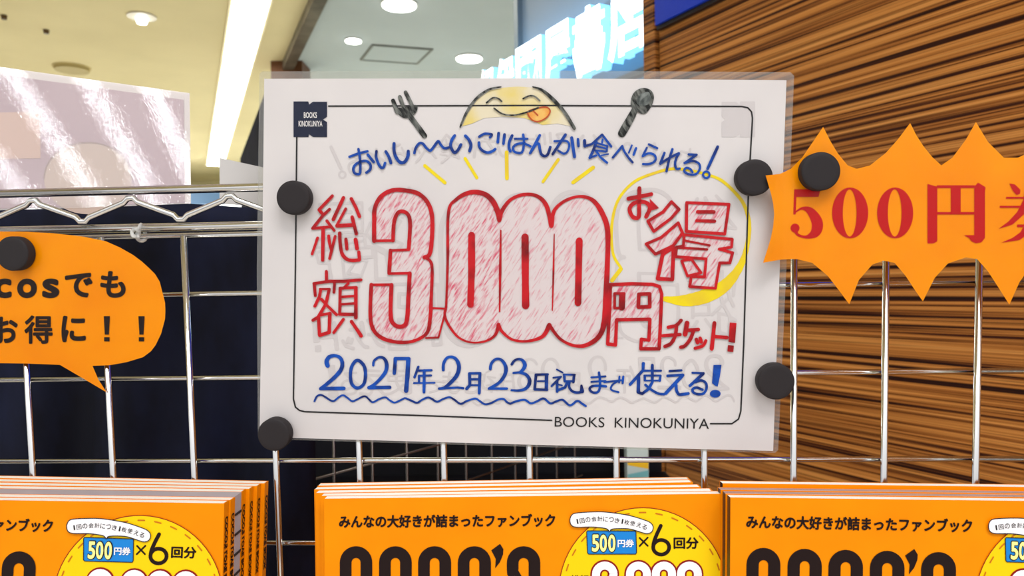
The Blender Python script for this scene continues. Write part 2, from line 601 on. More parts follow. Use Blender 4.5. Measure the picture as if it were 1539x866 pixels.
# blue panel high on the wood wall
z_blue = WALL.at(999, 38).z
b = MB(); lo, hi = sorted((sgn * .001, sgn * .016))
b.box((-.9, lo, z_blue), (wall_s(1000), hi, z_blue + .42))
BLUEP = mat('blue_acrylic', sr(8, 58, 205), .4)
root = empty('wall_sign', (0, 0, 0), 'blue rectangular sign panel high on the striped wood wall', 'sign')
on_wall(root)
o = bevel(b.build('sign_panel', BLUEP, root, local=1), .0015, 1)
b = MB(); b.box((-.9, lo, z_blue - .008), (wall_s(1000), lo + (hi - lo) * .7, z_blue - .0005))
b.build('bottom_rim', mat('dark_rim', sr(24, 20, 30), .4), root, local=1)

# fascia board beyond the corner with the lit shop name
FAS = mat('fascia_board', sr(146, 162, 180), .4)
s0, s1 = wall_s(974.5), wall_s(743)
b = MB(); lo, hi = sorted((-sgn * .10, -sgn * .13))
b.box((s0, lo, 1.62), (s1, hi, CEIL))
on_wall(tag(b.build('wall_fascia', FAS, local=1), kind='structure'))
b = MB(); lo, hi = sorted((-sgn * .085, -sgn * .14))
b.box((s1 - .004, lo, 1.62), (s1 + .02, hi, CEIL))
on_wall(tag(b.build('trim_2', mat('fascia_post', sr(128, 140, 150), .3, .3), local=1), kind='structure'))
root = empty('shop_sign', (0, 0, 0), 'white glowing channel letters of the shop name on the pale fascia', 'sign')
on_wall(root)
zb = WALL.at(970, 64).z
b = MB(); lo, hi = sorted((-sgn * .05, -sgn * .07))
b.box((s0 + .01, lo, zb - .035), (s1 - .02, hi, zb - .022))
b.build('mounting_rail', mat('rail_grey', sr(120, 130, 142), .4), root, local=1)
GLOW = mat('lit_letter_face', (1, 1, 1, 1), .4, emit=(.84, .95, 1, 1), es=3.5)
GLOWS = mat('lit_letter_return', sr(120, 200, 240), .4, emit=(.28, .72, 1, 1), es=1.3)
edges_u = [972, 905.5, 854, 810, 769, 739, 715]
for i, ch in enumerate('店書屋國伊紀'):
    v, f = glyphs(ch, .030)
    x0 = min(p[0] for p in v); x1 = max(p[0] for p in v); y0 = min(p[1] for p in v); y1 = max(p[1] for p in v)
    sr_, sl = wall_s(edges_u[i]) , wall_s(edges_u[i + 1])
    hgt = .155
    fx = lambda x: sr_ + .006 + (sl - sr_ - .012) * (x1 - x) / (x1 - x0)
    V = [Vector((fx(x), -sgn * .02, zb + hgt * (y - y0) / (y1 - y0))) for x, y in v]
    B = [p + Vector((0, -sgn * .028, 0)) for p in V]
    k = len(V)
    cnt = set()
    for q in f:
        for j in range(len(q)): cnt.add((q[j], q[(j+1) % len(q)]))
    rim = [e for e in cnt if (e[1], e[0]) not in cnt]
    fs = list(f) + [tuple(k + j for j in q) for q in f] + [(a, c, k + c, k + a) for a, c in rim]
    mi = [0] * len(f) + [1] * (len(f) + len(rim))
    o = mesh('channel_letter', V + B, fs, [GLOW, GLOWS], root, False, mi, local=1)
l = bpy.data.lights.new('shop_sign_glow', 'AREA'); l.shape = 'RECTANGLE'; l.size = .8; l.size_y = .15; l.energy = .5; l.color = (.45, .75, 1)
lo_ = bpy.data.objects.new('shop_sign_glow', l); COL.objects.link(lo_)
pmid = WPT + WDIR * ((s0 + s1) / 2) - WNRM * .06
lo_.location = (pmid.x, pmid.y, zb + .19)
lo_.rotation_euler = (PI, 0, wall_ang)

# ceiling strip light, downlights, access panel
TUBE = mat('lit_diffuser', (1, 1, 1, 1), .4, emit=(1, .95, .82, 1), es=9)
FRAMEW = mat('lamp_frame', sr(226, 216, 180), .5)
root_p = CEILP.at(377, 0)
root = empty('strip_light', root_p, 'long bright linear ceiling light running away at left', 'ceiling light')
HP = Vector((HDIR.y, -HDIR.x, 0))
def strip(nm, t0, t1, hw, z0, z1, M, cen=0):
    b = MB()
    o_ = Vector((root_p.x, root_p.y, 0)) + HP * cen
    cs = [o_ + HDIR * t0 - HP * hw, o_ + HDIR * t0 + HP * hw, o_ + HDIR * t1 + HP * hw, o_ + HDIR * t1 - HP * hw]
    b.add([Vector((c.x, c.y, z0)) for c in cs] + [Vector((c.x, c.y, z1)) for c in cs],
          [(0,3,2,1),(4,5,6,7),(0,1,5,4),(1,2,6,5),(2,3,7,6),(3,0,4,7)])
    return b.build(nm, M, root)
hw = (CEILP.at(407, 0) - CEILP.at(346, 0)).length / 2 * .86
strip('frame', -1.2, 4.6, hw + .012, CEIL - .012, CEIL - .001, FRAMEW)
for t0, t1 in ((-1.2, .93), (.96, 2.4), (2.43, 4.55)):
    strip('diffuser', t0, t1, hw, CEIL - .016, CEIL - .006, TUBE)

def disc_mb(c, r, z0, z1, r2=None, n=32):
    b = MB(); r2 = r2 or r
    v = [Vector((c.x + r*math.cos(2*PI*k/n), c.y + r*math.sin(2*PI*k/n), z0)) for k in range(n)] + \
        [Vector((c.x + r2*math.cos(2*PI*k/n), c.y + r2*math.sin(2*PI*k/n), z1)) for k in range(n)]
    b.add(v, [tuple(range(n-1, -1, -1)), tuple(range(n, 2*n))] + [(k, (k+1) % n, n+(k+1) % n, n+k) for k in range(n)])
    return b
DL = mat('lit_downlight', (1, 1, 1, 1), .4, emit=(1, .99, .96, 1), es=7)
RIMW = mat('downlight_rim', sr(214, 214, 208), .4)
for (u, v, wpx, lab) in ((600, 5, 50, 'large round ceiling downlight above the round face drawing on the white sign'),
                         (531, 59, 23, 'small round ceiling downlight left of the ceiling hatch'),
                         (705, 86, 38, 'round ceiling downlight right of the ceiling hatch')):
    c = CEILP.at(u, v)
    rr = wpx / F_PX * (c.y) / 2
    root = empty('downlight', c, lab, 'ceiling light', 'round downlights in the grey ceiling')
    disc_mb(c, rr * 1.08, CEIL - .008, CEIL - .001).build('trim_ring', RIMW, root)
    disc_mb(c, rr, CEIL - .014, CEIL - .009).build('lamp', DL, root)
    l = bpy.data.lights.new('downlight_beam', 'SPOT'); l.energy = 9; l.spot_size = 2.2; l.spot_blend = .6; l.shadow_soft_size = .05
    l.color = (.93, .97, 1)
    lo_ = bpy.data.objects.new('downlight_beam', l); lo_.location = c - Vector((0, 0, .03)); COL.objects.link(lo_)
c = CEILP.at(213, 24)
root = empty('recessed_spotlight', c, 'recessed ceiling spotlight with a bright bulb in the cream ceiling', 'ceiling light')
disc_mb(c, .062, CEIL - .006, CEIL - .001).build('trim_ring', mat('spot_rim', sr(214, 206, 186), .35), root)
disc_mb(c + HDIR * .012, .02, CEIL - .03, CEIL - .007, .026).build('bulb', DL, root)
c = CEILP.at(108, 101)
root = empty('ceiling_speaker', c, 'flat round beige ceiling speaker in the cream ceiling at far left', 'speaker')
disc_mb(c, .085, CEIL - .02, CEIL - .001, .09).build('grille', mat('speaker_beige', sr(178, 160, 104), .6), root)
disc_mb(c, .095, CEIL - .006, CEIL - .0005).build('mounting_ring', mat('speaker_rim', sr(204, 186, 130), .6), root)
for (u, v, lab) in ((69.5, 45, 'small dark sprinkler dot in the cream ceiling left of the spotlight'), (6, 23, 'small dark sprinkler dot in the cream ceiling at the picture corner')):
    c = CEILP.at(u, v)
    tag(disc_mb(c, .011, CEIL - .018, CEIL - .001, .013).build('sprinkler_head', mat('sprinkler', sr(92, 70, 40), .4)), lab, 'sprinkler', 'sprinkler heads')

# access hatch outline
qs = [CEILP.at(u, v) for u, v in ((559, 66), (651, 73), (628, 95), (541, 89))]
root = empty('ceiling_hatch', qs[0], 'rectangular access hatch with a grey frame in the ceiling between downlights', 'hatch')
b = MB()
cen = sum(qs, Vector()) / 4
inn = [cen + (q - cen) * .93 for q in qs]
for i in range(4):
    j = (i + 1) % 4
    vs = [qs[i], qs[j], inn[j], inn[i]]
    b.add([q - Vector((0, 0, .008)) for q in vs] + [q - Vector((0, 0, .0005)) for q in vs], [(0,1,2,3),(7,6,5,4),(0,4,5,1),(1,5,6,2),(2,6,7,3),(3,7,4,0)])
b.build('frame', mat('hatch_frame', sr(120, 122, 116), .5), root)
b = MB(); b.add([q - Vector((0, 0, .004)) for q in inn] + [q - Vector((0, 0, .0005)) for q in inn], [(0,1,2,3),(7,6,5,4),(0,4,5,1),(1,5,6,2),(2,6,7,3),(3,7,4,0)])
b.build('panel', GREYC, root)

# dark beam under the ceiling and its brown post
c = CEILP.at(475, 0); e = CEILP.at(432, 93)
hwb = (CEILP.at(486, 0) - CEILP.at(464.5, 0)).length / 2 * .9
b = MB()
cs = [c - HDIR * 1.0 - HP * hwb, c - HDIR * 1.0 + HP * hwb, e + HP * hwb, e - HP * hwb]
b.add([Vector((q.x, q.y, CEIL - .05)) for q in cs] + [Vector((q.x, q.y, CEIL - .001)) for q in cs], [(0,3,2,1),(4,5,6,7),(0,1,5,4),(1,2,6,5),(2,3,7,6),(3,0,4,7)])
BEAMM = noisy(mat('beam_dark', sr(84, 76, 62), .4), sr(66, 58, 46), sr(104, 96, 82), (8, 8, 8))
tag(b.build('trim_3', BEAMM), kind='structure')
b = MB(); b.box((e.x - .085, e.y - .02, 1.85), (e.x + .085, e.y + .15, CEIL))
tag(b.build('trim_4', mat('brown_post', sr(104, 66, 40), .4)), kind='structure')

# dark partition seen beside the upper left corner of the sign
DARK = noisy(mat('dark_laminate', sr(22, 24, 44), .9, spec=.05), sr(16, 18, 34), sr(30, 32, 56), (5, 5, 5))
HP2 = Plane((0, 0, 1.85), (0, 0, 1))
a1 = HP2.at(397, 142); a2 = HP2.at(361, 238)
b = MB()
cs = [a1, a1 + HP * .06, a2 + HP * .06, a2]
b.add([Vector((q.x, q.y, 0)) for q in cs] + [Vector((q.x, q.y, 1.85)) for q in cs], [(0,3,2,1),(4,5,6,7),(0,1,5,4),(1,2,6,5),(2,3,7,6),(3,0,4,7)])
tag(b.build('partition', DARK), 'dark navy partition wall beyond the upper left edge of the white sign', 'partition')
# lit white case at the back wall
root = empty('display_case', (-3.2, 7.6, 0), 'pale lit display case against the far wall just above the chrome rail', 'display case')
b = MB(); b.box((-5.0, 7.4, 0), (-2.1, 7.9, 2.28)); b.build('cabinet', mat('case_white', sr(226, 232, 238), .4), root)
b = MB(); b.box((-5.0, 7.38, 2.20), (-2.1, 7.4, 2.32)); b.build('header', mat('case_header', sr(64, 92, 124), .4), root)
b = MB(); b.box((-5.0, 7.37, 2.00), (-2.1, 7.395, 2.19)); b.build('light_box', mat('case_light', (1, 1, 1, 1), .4, emit=(.85, .94, 1, 1), es=1.6), root)

# ------------------------------------------------------------------ rack in the foreground
TH, PH = .06014, .0617
EX = Vector((math.cos(TH), -math.sin(TH), 0))
NF = Vector((math.sin(TH), math.cos(TH), 0))
EZ = Vector((0, 0, math.cos(PH))) - NF * math.sin(PH)
NN = EX.cross(EZ)                      # away from / toward the camera
if NN.y > 0: NN = -NN                   # NN points to the viewer
PO = CAM + Vector((0, .43968, 0))
PANEL = Plane(PO, NN)
A0, B0 = -.29173, -.00098
def pp(a, b, h=0): return PO + EX * a + EZ * b + NN * h
def panel(u, v, h=0): return PANEL.at(u, v, h)
def pa(u, v):
    d = panel(u, v) - PO
    return d.dot(EX), d.dot(EZ)

b_top = pa(150, 357)[1]
root = empty('mesh_panel', pp(A0, -.40), 'chrome wire grid panel holding the white sign and orange cards', 'grid panel')
zz_r = .0022
for k in range(-1, 14):
    a = A0 + .05 * k
    q = MB(); q.tube([pp(a, b_top), pp(a, -.36)], .0019, 10)
    q.build('vertical_wire', CHROME, root, True)
for bb in (b_top, B0, B0 - .05, B0 - .10, B0 - .15, B0 - .20, B0 - .25, B0 - .30, B0 - .35):
    q = MB(); q.tube([pp(A0 - .07, bb, -.0032), pp(A0 + .67, bb, -.0032)], .0017, 10)
    q.build('horizontal_wire', CHROME, root, True)

b1 = pa(150, 287.5)[1]; b2 = pa(150, 344)[1]
aL, aR = A0 - .10, A0 + .70
root = empty('wire_rack', pp(aL, -.40), 'chrome shelf edge with zigzag wire between two rails above the grid', 'rack')
q = MB(); q.tube([pp(aL, b1, -.0005), pp(aR, b1, -.0005)], .0025, 12); q.build('top_rail', CHROME, root, True)
q = MB(); q.tube([pp(aL, b2, -.0005), pp(aR, b2, -.0005)], .0025, 12); q.build('lower_rail', CHROME, root, True)
a_pk = pa(49, 300)[0]; per = (pa(345, 300)[0] - a_pk) / 2
zz = []
a = a_pk - per * 2
while a < aR:
    for f_, bb in ((-.16, 0.0), (-.06, .0), (0.06, 0), (.16, 0)):
        pass
    hi, lo = b1 - .0045, b2 + .0045
    for t, bv in ((-.07, hi - .0025), (-.03, hi), (.03, hi), (.07, hi - .0025), (.43, lo + .0025), (.47, lo), (.53, lo), (.57, lo + .0025)):
        if aL < a + t * per < aR: zz.append(pp(a + t * per, bv, -.0005))
    a += per
q = MB(); q.tube(zz, .0018, 10); q.build('zigzag_wire', CHROME, root, True)
for a in (aL - .006, aR + .006):
    q = MB(); base = pp(a, b1 + .03, -.006); q.tube([Vector((base.x, base.y, .005)), base], .0125, 20); autosmooth(q.build('post', CHROME, root))
q = MB()
tray_z = 1.35 - .1085 - .257 - .012
q.box((-.46, .325, tray_z - .012), (.60, .50, tray_z))
autosmooth(bevel(q.build('shelf_board', mat('shelf_grey', sr(150, 150, 150), .4), root), .002))
q = MB(); q.box((-.46, .314, tray_z - .012), (.60, .324, tray_z + .02)); q.build('front_lip', CHROME, root)

# clear tie knotted over the lower rail
c = panel(211, 350, .004)
root = empty('cable_tie', c, 'small clear knotted plastic tie on the chrome rail above the orange bubble', 'cable tie')
CLEAR = mat('clear_plastic', (.85, .85, .82, 1), .12, spec=.8)
CLEAR.node_tree.nodes['Principled BSDF'].inputs['Transmission Weight'].default_value = .55
q = MB()
ring = []
bmid = pa(211, 350)[1]; amid = pa(211, 350)[0]
for k in range(25):
    t = 2 * PI * k / 24
    ring.append(pp(amid + .0008 * math.sin(t * 2), bmid + .0048 * math.sin(t), .0042 * math.cos(t) - .001))
q.tube(ring, .0011, 8); q.build('loop', CLEAR, root, True)
q = MB()
q.tube([pp(amid + .0022 * math.cos(t) * (1 + .2 * math.sin(3 * t)), bmid + .0022 * math.sin(t), .0052 + .0008 * math.sin(2 * t)) for t in [k * 2 * PI / 16 for k in range(17)]], .0011, 8)
q.tube([pp(amid + .001, bmid + .001, .0055), pp(amid + .0035, bmid + .0028, .0075)], .0008, 6)
q.tube([pp(amid + .001, bmid - .001, .0055), pp(amid + .003, bmid - .003, .0075)], .0008, 6)
q.build('knot', CLEAR, root, True)

def sheet_h(base):
    return lambda u, v, h=0.0: panel(u, v, base + h)

# ------------------------------------------------------------------ the white hand-lettered sign
SGN = sheet_h(.0036)
root = empty('laminated_sign', panel(390, 657, .004), 'large white laminated sign with red 3,000 lettering hanging on the wire grid', 'sign')
paper_o = [(397, 118.5), (790, 117.5), (1182, 120.5), (1172, 400), (1162, 678), (776, 668), (390, 657), (394, 400)]
film_o = [(390, 111), (394, 107.5), (790, 106), (1188, 108.5), (1193.5, 114), (1182, 400), (1169.5, 676), (1165, 681), (776, 671), (391, 660), (387.5, 655), (386, 400)]
sheet_mesh('paper_sheet', paper_o, SGN, .0001, .0005, PAPER, root, 60)
FILM = film_mat('laminate_film', (.95, .95, .94, 1), 1.2, .12, (110, 110, 110), .55)
sheet_mesh('laminate_film', film_o, SGN, .0026, .0028, FILM, root, 60)
sheet_mesh('film_back', film_o, SGN, -.0004, -.0002, film_mat('laminate_back', (.96, .96, .94, 1), 1.3, .15, (40, 40, 40), .1, haze=.10), root, 60)

S9 = 9.619
cA, cB, cC, cD = (520, 190, S9), (660, 180, S9), (800, 190, S9), (930, 190, S9)
cE, cF, cG, cH = (470, 520, S9), (610, 525, S9), (750, 530, S9), (930, 535, S9)
head = Art().join(
 script(cA, [('l', 36, [(50,440),(180,390),(310,360)]), ('s', 38, [(180,330),(200,450),(207,600),(195,685),(130,680),(105,620),(130,560),(200,515),(290,500),(350,550),(350,620),(295,670)]),
  ('l', 40, [(315,410),(400,515)]), ('s', 40, [(440,360),(435,440),(465,530),(500,590),(540,595),(565,530)]), ('s', 42, [(575,365),(620,440),(650,530)]),
  ('s', 48, [(695,250),(695,350),(720,440),(770,510),(820,525),(860,500),(895,430),(900,360)]),
  ('s', 38, [(988,385),(1010,310),(1060,245),(1110,250),(1160,310),(1215,350),(1265,300),(1330,215),(1370,265),(1420,315),(1490,305)])]),
 script(cB, [('s', 44, [(225,230),(185,290),(165,370),(190,440),(225,475),(270,440),(315,360)]), ('s', 45, [(380,235),(430,290),(460,370),(440,450)]),
  ('s', 36, [(580,245),(650,205),(730,205),(762,218),(735,255)]), ('s', 40, [(575,330),(585,400),(640,455),(710,475),(770,455),(810,425)]),
  ('l', 42, [(860,195),(848,325)]), ('l', 42, [(945,215),(930,345)]), ('s', 42, [(1055,230),(1015,320),(1010,400),(1030,455)]), ('l', 32, [(1095,275),(1275,275)]),
  ('s', 36, [(1215,215),(1225,300),(1220,400),(1195,470),(1140,480),(1080,455),(1070,400),(1120,355),(1210,340),(1270,360),(1320,385)])]),
 script(cC, [('l', 42, [(108,130),(-30,385)]), ('s', 40, [(-20,370),(50,260),(95,255),(110,330),(130,400),(180,430),(225,400),(260,300)]),
  ('s', 32, [(320,215),(420,210),(500,215),(535,270),(510,360),(460,395),(415,375),(375,350)]), ('l', 40, [(480,120),(295,400)]), ('l', 46, [(570,165),(610,440)]),
  ('l', 38, [(660,185),(668,285)]), ('l', 46, [(755,205),(760,285)]), ('l', 36, [(785,280),(860,255),(1010,120)]), ('l', 36, [(1010,120),(1140,290)]), ('l', 28, [(1015,190),(1010,235)]),
  ('l', 26, [(920,235),(1085,285)]), ('l', 40, [(925,220),(885,340),(830,455)]), ('l', 30, [(1085,285),(1075,360)]), ('l', 26, [(925,285),(1080,325)]), ('l', 28, [(905,345),(1060,365)]),
  ('l', 30, [(830,455),(925,420)]), ('l', 34, [(925,360),(990,450),(1080,525)]), ('l', 22, [(1000,420),(1100,400)]),
  ('l', 36, [(1165,450),(1300,285)]), ('s', 34, [(1300,285),(1330,360),(1390,450),(1450,520)]), ('l', 26, [(1440,275),(1395,380)]), ('l', 34, [(1500,315),(1465,410)])]),
 script(cD, [('l', 34, [(435,260),(555,315)]), ('l', 32, [(405,310),(345,430)]), ('s', 34, [(345,430),(430,390),(510,410),(535,470),(500,520),(430,545),(350,545)]),
  ('l', 36, [(775,330),(730,470),(690,650)]), ('l', 38, [(660,385),(600,540)]), ('s', 36, [(600,540),(700,475),(800,420),(870,390),(840,440),(815,530),(830,610),(880,610)]),
  ('l', 34, [(1010,405),(1125,410)]), ('l', 34, [(1125,410),(950,530)]), ('s', 34, [(950,530),(1060,500),(1150,530),(1175,600),(1130,680),(1060,700),(980,680),(945,640),(975,600),(1030,615),(1065,660)]),
  ('l', 42, [(1430,295),(1285,610)])]),
 Art().ring((930 + 1265/S9, 190 + 700/S9), 4.9, 3.2, 24))
rays = Art().join(script(cA, [('l', 50, [(1140,570),(1430,815)])]), script(cB, [('l', 45, [(375,560),(545,840)]), ('l', 52, [(975,470),(980,850)])]),
                  script(cC, [('l', 45, [(375,480),(155,800)]), ('l', 55, [(880,595),(590,810)])]))
date = Art().join(
 script(cE, [('s', [66,64,56,48,50,56,60,58,54,48], [(215,285),(200,225),(240,160),(320,142),(395,172),(428,250),(410,340),(340,430),(230,530),(120,615)]), ('l', 52, [(115,618),(450,615)]),
  ('sc', 48, [(645,208),(568,290),(545,420),(565,550),(645,610),(735,555),(762,430),(742,290)]), ('s', [36,36,38,44,56,56,52,46,44], [(875,280),(888,215),(960,165),(1030,182),(1068,260),(1058,360),(1000,450),(900,550),(815,602)]),
  ('l', 52, [(812,604),(1112,600)]), ('l', 52, [(1180,395),(1195,185)]), ('l', 46, [(1190,184),(1392,184)]), ('l', 62, [(1382,190),(1368,450),(1350,650)]),
  ('s', 28, [(25,800),(60,730),(120,710),(190,745),(260,790),(310,795),(380,740),(440,715),(500,750),(570,800),(640,775),(720,735),(770,735),(820,780),(870,815),(960,770),(1050,745),(1110,785),(1180,820),(1260,790),(1330,755)])]),
 script(cF, [('s', 30, [(0,710),(80,745),(160,775),(230,735),(310,700),(370,715),(450,760),(540,720),(630,695),(700,730),(790,790),(880,750),(1000,715),(1060,745),(1140,795),(1230,780),(1330,730),(1410,720),(1460,765),(1510,790)]),
  ('l', 36, [(180,255),(125,405)]), ('l', 34, [(175,310),(370,305)]), ('l', 30, [(190,385),(365,380)]), ('l', 34, [(190,385),(190,480)]), ('l', 44, [(265,310),(262,620)]), ('l', 26, [(115,490),(415,485)]),
  ('s', [44,44,42,42,50,60,58,52,46,36], [(540,300),(545,210),(590,130),(660,112),(730,150),(768,250),(740,370),(660,470),(560,555),(480,570)]), ('l', 34, [(480,570),(750,555),(830,565)]),
  ('l', 44, [(920,355),(925,520),(878,572)]), ('l', 36, [(915,350),(1075,347)]), ('l', 44, [(1070,350),(1060,635)]), ('l', 36, [(940,435),(1060,435)]), ('l', 30, [(930,520),(1060,520)]),
  ('s', [42,42,40,40,48,56,52,46,40], [(1220,285),(1235,210),(1290,150),(1360,145),(1420,200),(1448,290),(1420,390),(1340,490),(1205,568)]), ('l', 36, [(1200,570),(1460,570)])]),
 script(cG, [('s', 32, [(165,740),(250,705),(370,685),(460,735),(550,705),(645,665),(740,735),(820,710),(920,685),(1025,765),(1130,700),(1200,740),(1255,775)]),
  ('s', [40,36,36,46,56,50,40], [(185,170),(220,120),(280,95),(340,115),(375,180),(350,240),(300,290)]), ('l', 34, [(210,295),(320,285)]), ('s', [40,46,54,54,44,36,30], [(310,290),(390,320),(440,390),(430,470),(370,530),(280,550),(180,545)]),
  ('l', 42, [(535,325),(515,530)]), ('l', 34, [(530,320),(705,316)]), ('l', 50, [(687,325),(685,535)]), ('l', 26, [(560,415),(680,412)]), ('l', 38, [(515,533),(695,540)]),
  ('l', 24, [(835,245),(920,290)]), ('l', 26, [(785,365),(890,350)]), ('l', 32, [(895,350),(760,485)]), ('l', 40, [(840,420),(840,565)]), ('l', 24, [(850,460),(910,475)]),
  ('l', 38, [(942,325),(950,415)]), ('l', 30, [(935,318),(1095,322)]), ('l', 40, [(1085,330),(1075,425)]), ('l', 30, [(950,415),(1080,415)]), ('l', 38, [(985,430),(955,505),(850,545)]),
  ('s', 38, [(1018,430),(1015,500),(1060,560),(1130,580),(1195,568)]), ('l', [34,62], [(1192,480),(1200,560)]),
  ('l', 28, [(1335,360),(1539,345)]), ('l', 28, [(1335,425),(1539,410)]), ('s', 36, [(1445,290),(1460,400),(1455,520),(1420,575),(1350,575),(1310,530),(1340,490),(1430,480),(1545,490)])]),
 script((780, 510, 3.664), [('l', 11, [(470,237),(562,226)]), ('s', 11, [(545,230),(514,252),(508,278),(548,292)])]),
 script(cH, [('l', 28, [(10,300),(4,385)]), ('l', 32, [(65,300),(55,395)]),
  ('l', 46, [(355,110),(350,210),(165,412)]), ('l', 50, [(287,310),(282,525)]), ('l', 32, [(370,215),(610,215)]), ('l', 36, [(377,290),(377,355)]), ('l', 28, [(370,285),(605,285)]), ('l', 36, [(602,290),(592,360)]),
  ('l', 26, [(385,358),(590,358)]), ('l', 42, [(485,135),(485,380),(430,480),(340,545)]), ('l', 40, [(282,528),(340,548)]), ('s', 38, [(385,420),(470,490),(570,545),(655,555)]),
  ('l', 34, [(735,220),(905,210)]), ('l', 38, [(705,290),(925,275)]), ('l', 50, [(925,280),(680,540)]), ('s', 44, [(830,430),(835,500),(870,557),(930,555),(1005,545)]),
  ('l', 32, [(1065,245),(1225,250)]), ('l', 44, [(1222,255),(1030,430)]), ('s', 38, [(1110,380),(1190,355),(1255,390),(1270,460),(1230,540),(1150,555),(1080,530),(1070,480),(1130,460),(1210,490)])]))
kH = crop(*cH)
date.poly([kH(p) for p in ((1370,132),(1485,130),(1462,300),(1430,445),(1390,430),(1348,395))])
date.disc(kH((1395, 548)), 78/S9, 56/S9)
c7 = (460, 280, 7.22); c8 = (460, 400, 7.22)
soug = Art().join(
 script(c7, [('l', 34, [(285,105),(140,255),(180,300)]), ('l', 32, [(255,250),(180,320),(70,458)]), ('l', 32, [(70,458),(270,440)]), ('l', 32, [(225,375),(305,480)]), ('l', 40, [(185,460),(180,800)]), ('l', 30, [(125,560),(65,735)]),
  ('s', 34, [(245,540),(255,620),(275,690)]), ('l', 32, [(315,545),(255,785)]), ('l', 38, [(405,125),(295,360)]), ('l', 36, [(490,135),(540,230),(580,330)]), ('l', 30, [(430,245),(330,430)]), ('l', 40, [(335,430),(510,420)]), ('l', 38, [(500,335),(545,515)]),
  ('s', 38, [(365,510),(370,620),(390,730),(440,790),(500,805),(575,800)]), ('l', 36, [(572,715),(580,795)]), ('l', 36, [(432,575),(443,680)]), ('l', 44, [(537,580),(553,675)])]),
 script(c8, [('l', 36, [(220,60),(222,160)]), ('l', 34, [(85,190),(250,165),(400,165),(595,150)]), ('l', 34, [(88,195),(100,320)]), ('l', 32, [(310,180),(302,285)]), ('l', 26, [(150,250),(255,250)]), ('l', 34, [(158,258),(145,330),(95,435)]),
  ('l', 36, [(250,255),(215,410),(130,555),(75,588)]), ('l', 32, [(165,360),(230,430),(330,528)]), ('l', 36, [(135,560),(145,745)]), ('l', 30, [(160,532),(262,512)]), ('l', 38, [(258,515),(250,720),(148,752)]),
  ('l', 28, [(458,188),(400,245)]), ('l', 34, [(370,250),(365,500)]), ('l', 32, [(368,240),(545,232)]), ('l', 40, [(540,238),(540,560)]), ('l', 28, [(390,335),(530,325)]), ('l', 28, [(385,415),(530,405)]), ('l', 36, [(362,522),(535,525)]), ('l', 32, [(405,578),(300,722)]), ('l', 38, [(492,602),(560,700),(598,760)])]))
c3 = (545, 275, 3.464); k3 = crop(*c3)
three_out = [(60,302),(60,200),(64,130),(95,72),(150,40),(215,38),(290,56),(340,105),(362,180),(360,300),(348,372),(322,388)]
three_out2 = [(322,388),(350,405),(362,450),(357,600),(352,700),(335,780),(270,822),(190,830),(110,812),(58,768),(40,690),(45,530)]
three_in1 = [(158,300),(163,210),(180,160),(208,148),(238,168),(247,220),(240,345)]
three_in2 = [(245,472),(238,600),(230,715),(205,748),(165,738),(146,690),(150,532)]
three = script(c3, [('s', 22, three_out), ('s', [16,16,16,18,20,18,16,18,20,20,20,20], three_out2), ('s', 20, three_in1), ('l', 14, [(60,302),(158,300)]), ('l', 14, [(240,348),(143,352)]), ('l', 20, [(145,352),(138,470)]), ('l', 14, [(138,472),(245,470)]),
  ('s', 22, three_in2), ('l', 14, [(45,531),(150,530)]), ('l', 10, [(357,652),(435,655),(395,805),(330,808)])])
cZ = (640, 280, 3.534); kZ = crop(*cZ)
z1 = [(108,640),(116,400),(120,140),(160,72),(230,34),(300,37),(350,72),(380,130),(390,180)]
z2 = [(390,180),(405,130),(450,72),(520,44),(590,52),(640,102),(667,210)]
z3 = [(667,210),(682,130),(740,77),(820,54),(890,77),(940,150),(966,240),(964,420),(957,560),(948,720),(918,800),(850,845),(780,845),(710,808),(656,738)]
z4 = [(656,738),(620,798),(540,823),(460,815),(405,772),(386,735)]
z5 = [(386,735),(370,788),(320,822),(240,830),(170,800),(118,732),(100,680),(108,640)]
zeros = script(cZ, [('s', [12,14,16,18,24,26,28,30,22], z1), ('s', [24,22,18,18,20,24,24], z2), ('s', [24,20,16,16,22,28,28,26,28,30,26,22,16,16,20], z3), ('s', [24,20,14,14,16,20], z4), ('s', [20,16,12,10,12,14,14,14], z5),
  ('l', [8,14,8], [(398,235),(395,450),(392,665)]), ('l', [6,10,6], [(682,255),(678,450),(672,660)]), ('l', 36, [(243,260),(243,450),(237,628)]), ('l', 38, [(527,270),(530,635)]), ('l', 36, [(815,290),(808,620)])])
cT = (900, 250, 3.936); kT = crop(*cT)
p1_ = [(430,210),(475,255),(425,310),(325,385),(290,325),(380,270)]
p2_ = [(470,335),(495,395),(440,470),(335,520),(280,460),(370,420)]
p3_ = [(378,520),(348,665),(435,670),(442,480)]
p4_ = [(520,215),(770,225),(745,400),(518,385)]
p5_ = [(505,405),(790,432),(785,478),(712,490),(792,512),(775,572),(715,572),(690,722),(538,712),(547,652),(625,655),(635,548),(455,535),(460,478),(500,472)]
p6_ = [(490,560),(548,550),(605,630),(525,650)]
toku = script(cT, [('l', 24, [(175,192),(310,165)]), ('s', 24, [(240,130),(238,220),(235,300),(200,298),(182,250),(215,215),(275,213),(302,245),(280,298)]),
  ('lc', 18, p1_), ('lc', 18, p2_), ('lc', 22, p3_), ('lc', 18, p4_), ('l', 22, [(585,270),(680,270)]), ('l', 20, [(580,322),(685,325)]), ('lc', 17, p5_), ('lc', 16, p6_), ('l', 13, [(510,440),(655,468)]), ('l', 15, [(460,480),(640,492)])])
toku.poly([kT(p) for p in ((300,190),(357,248),(310,262))])
cY = (900, 400, 6.186); kY = crop(*cY)
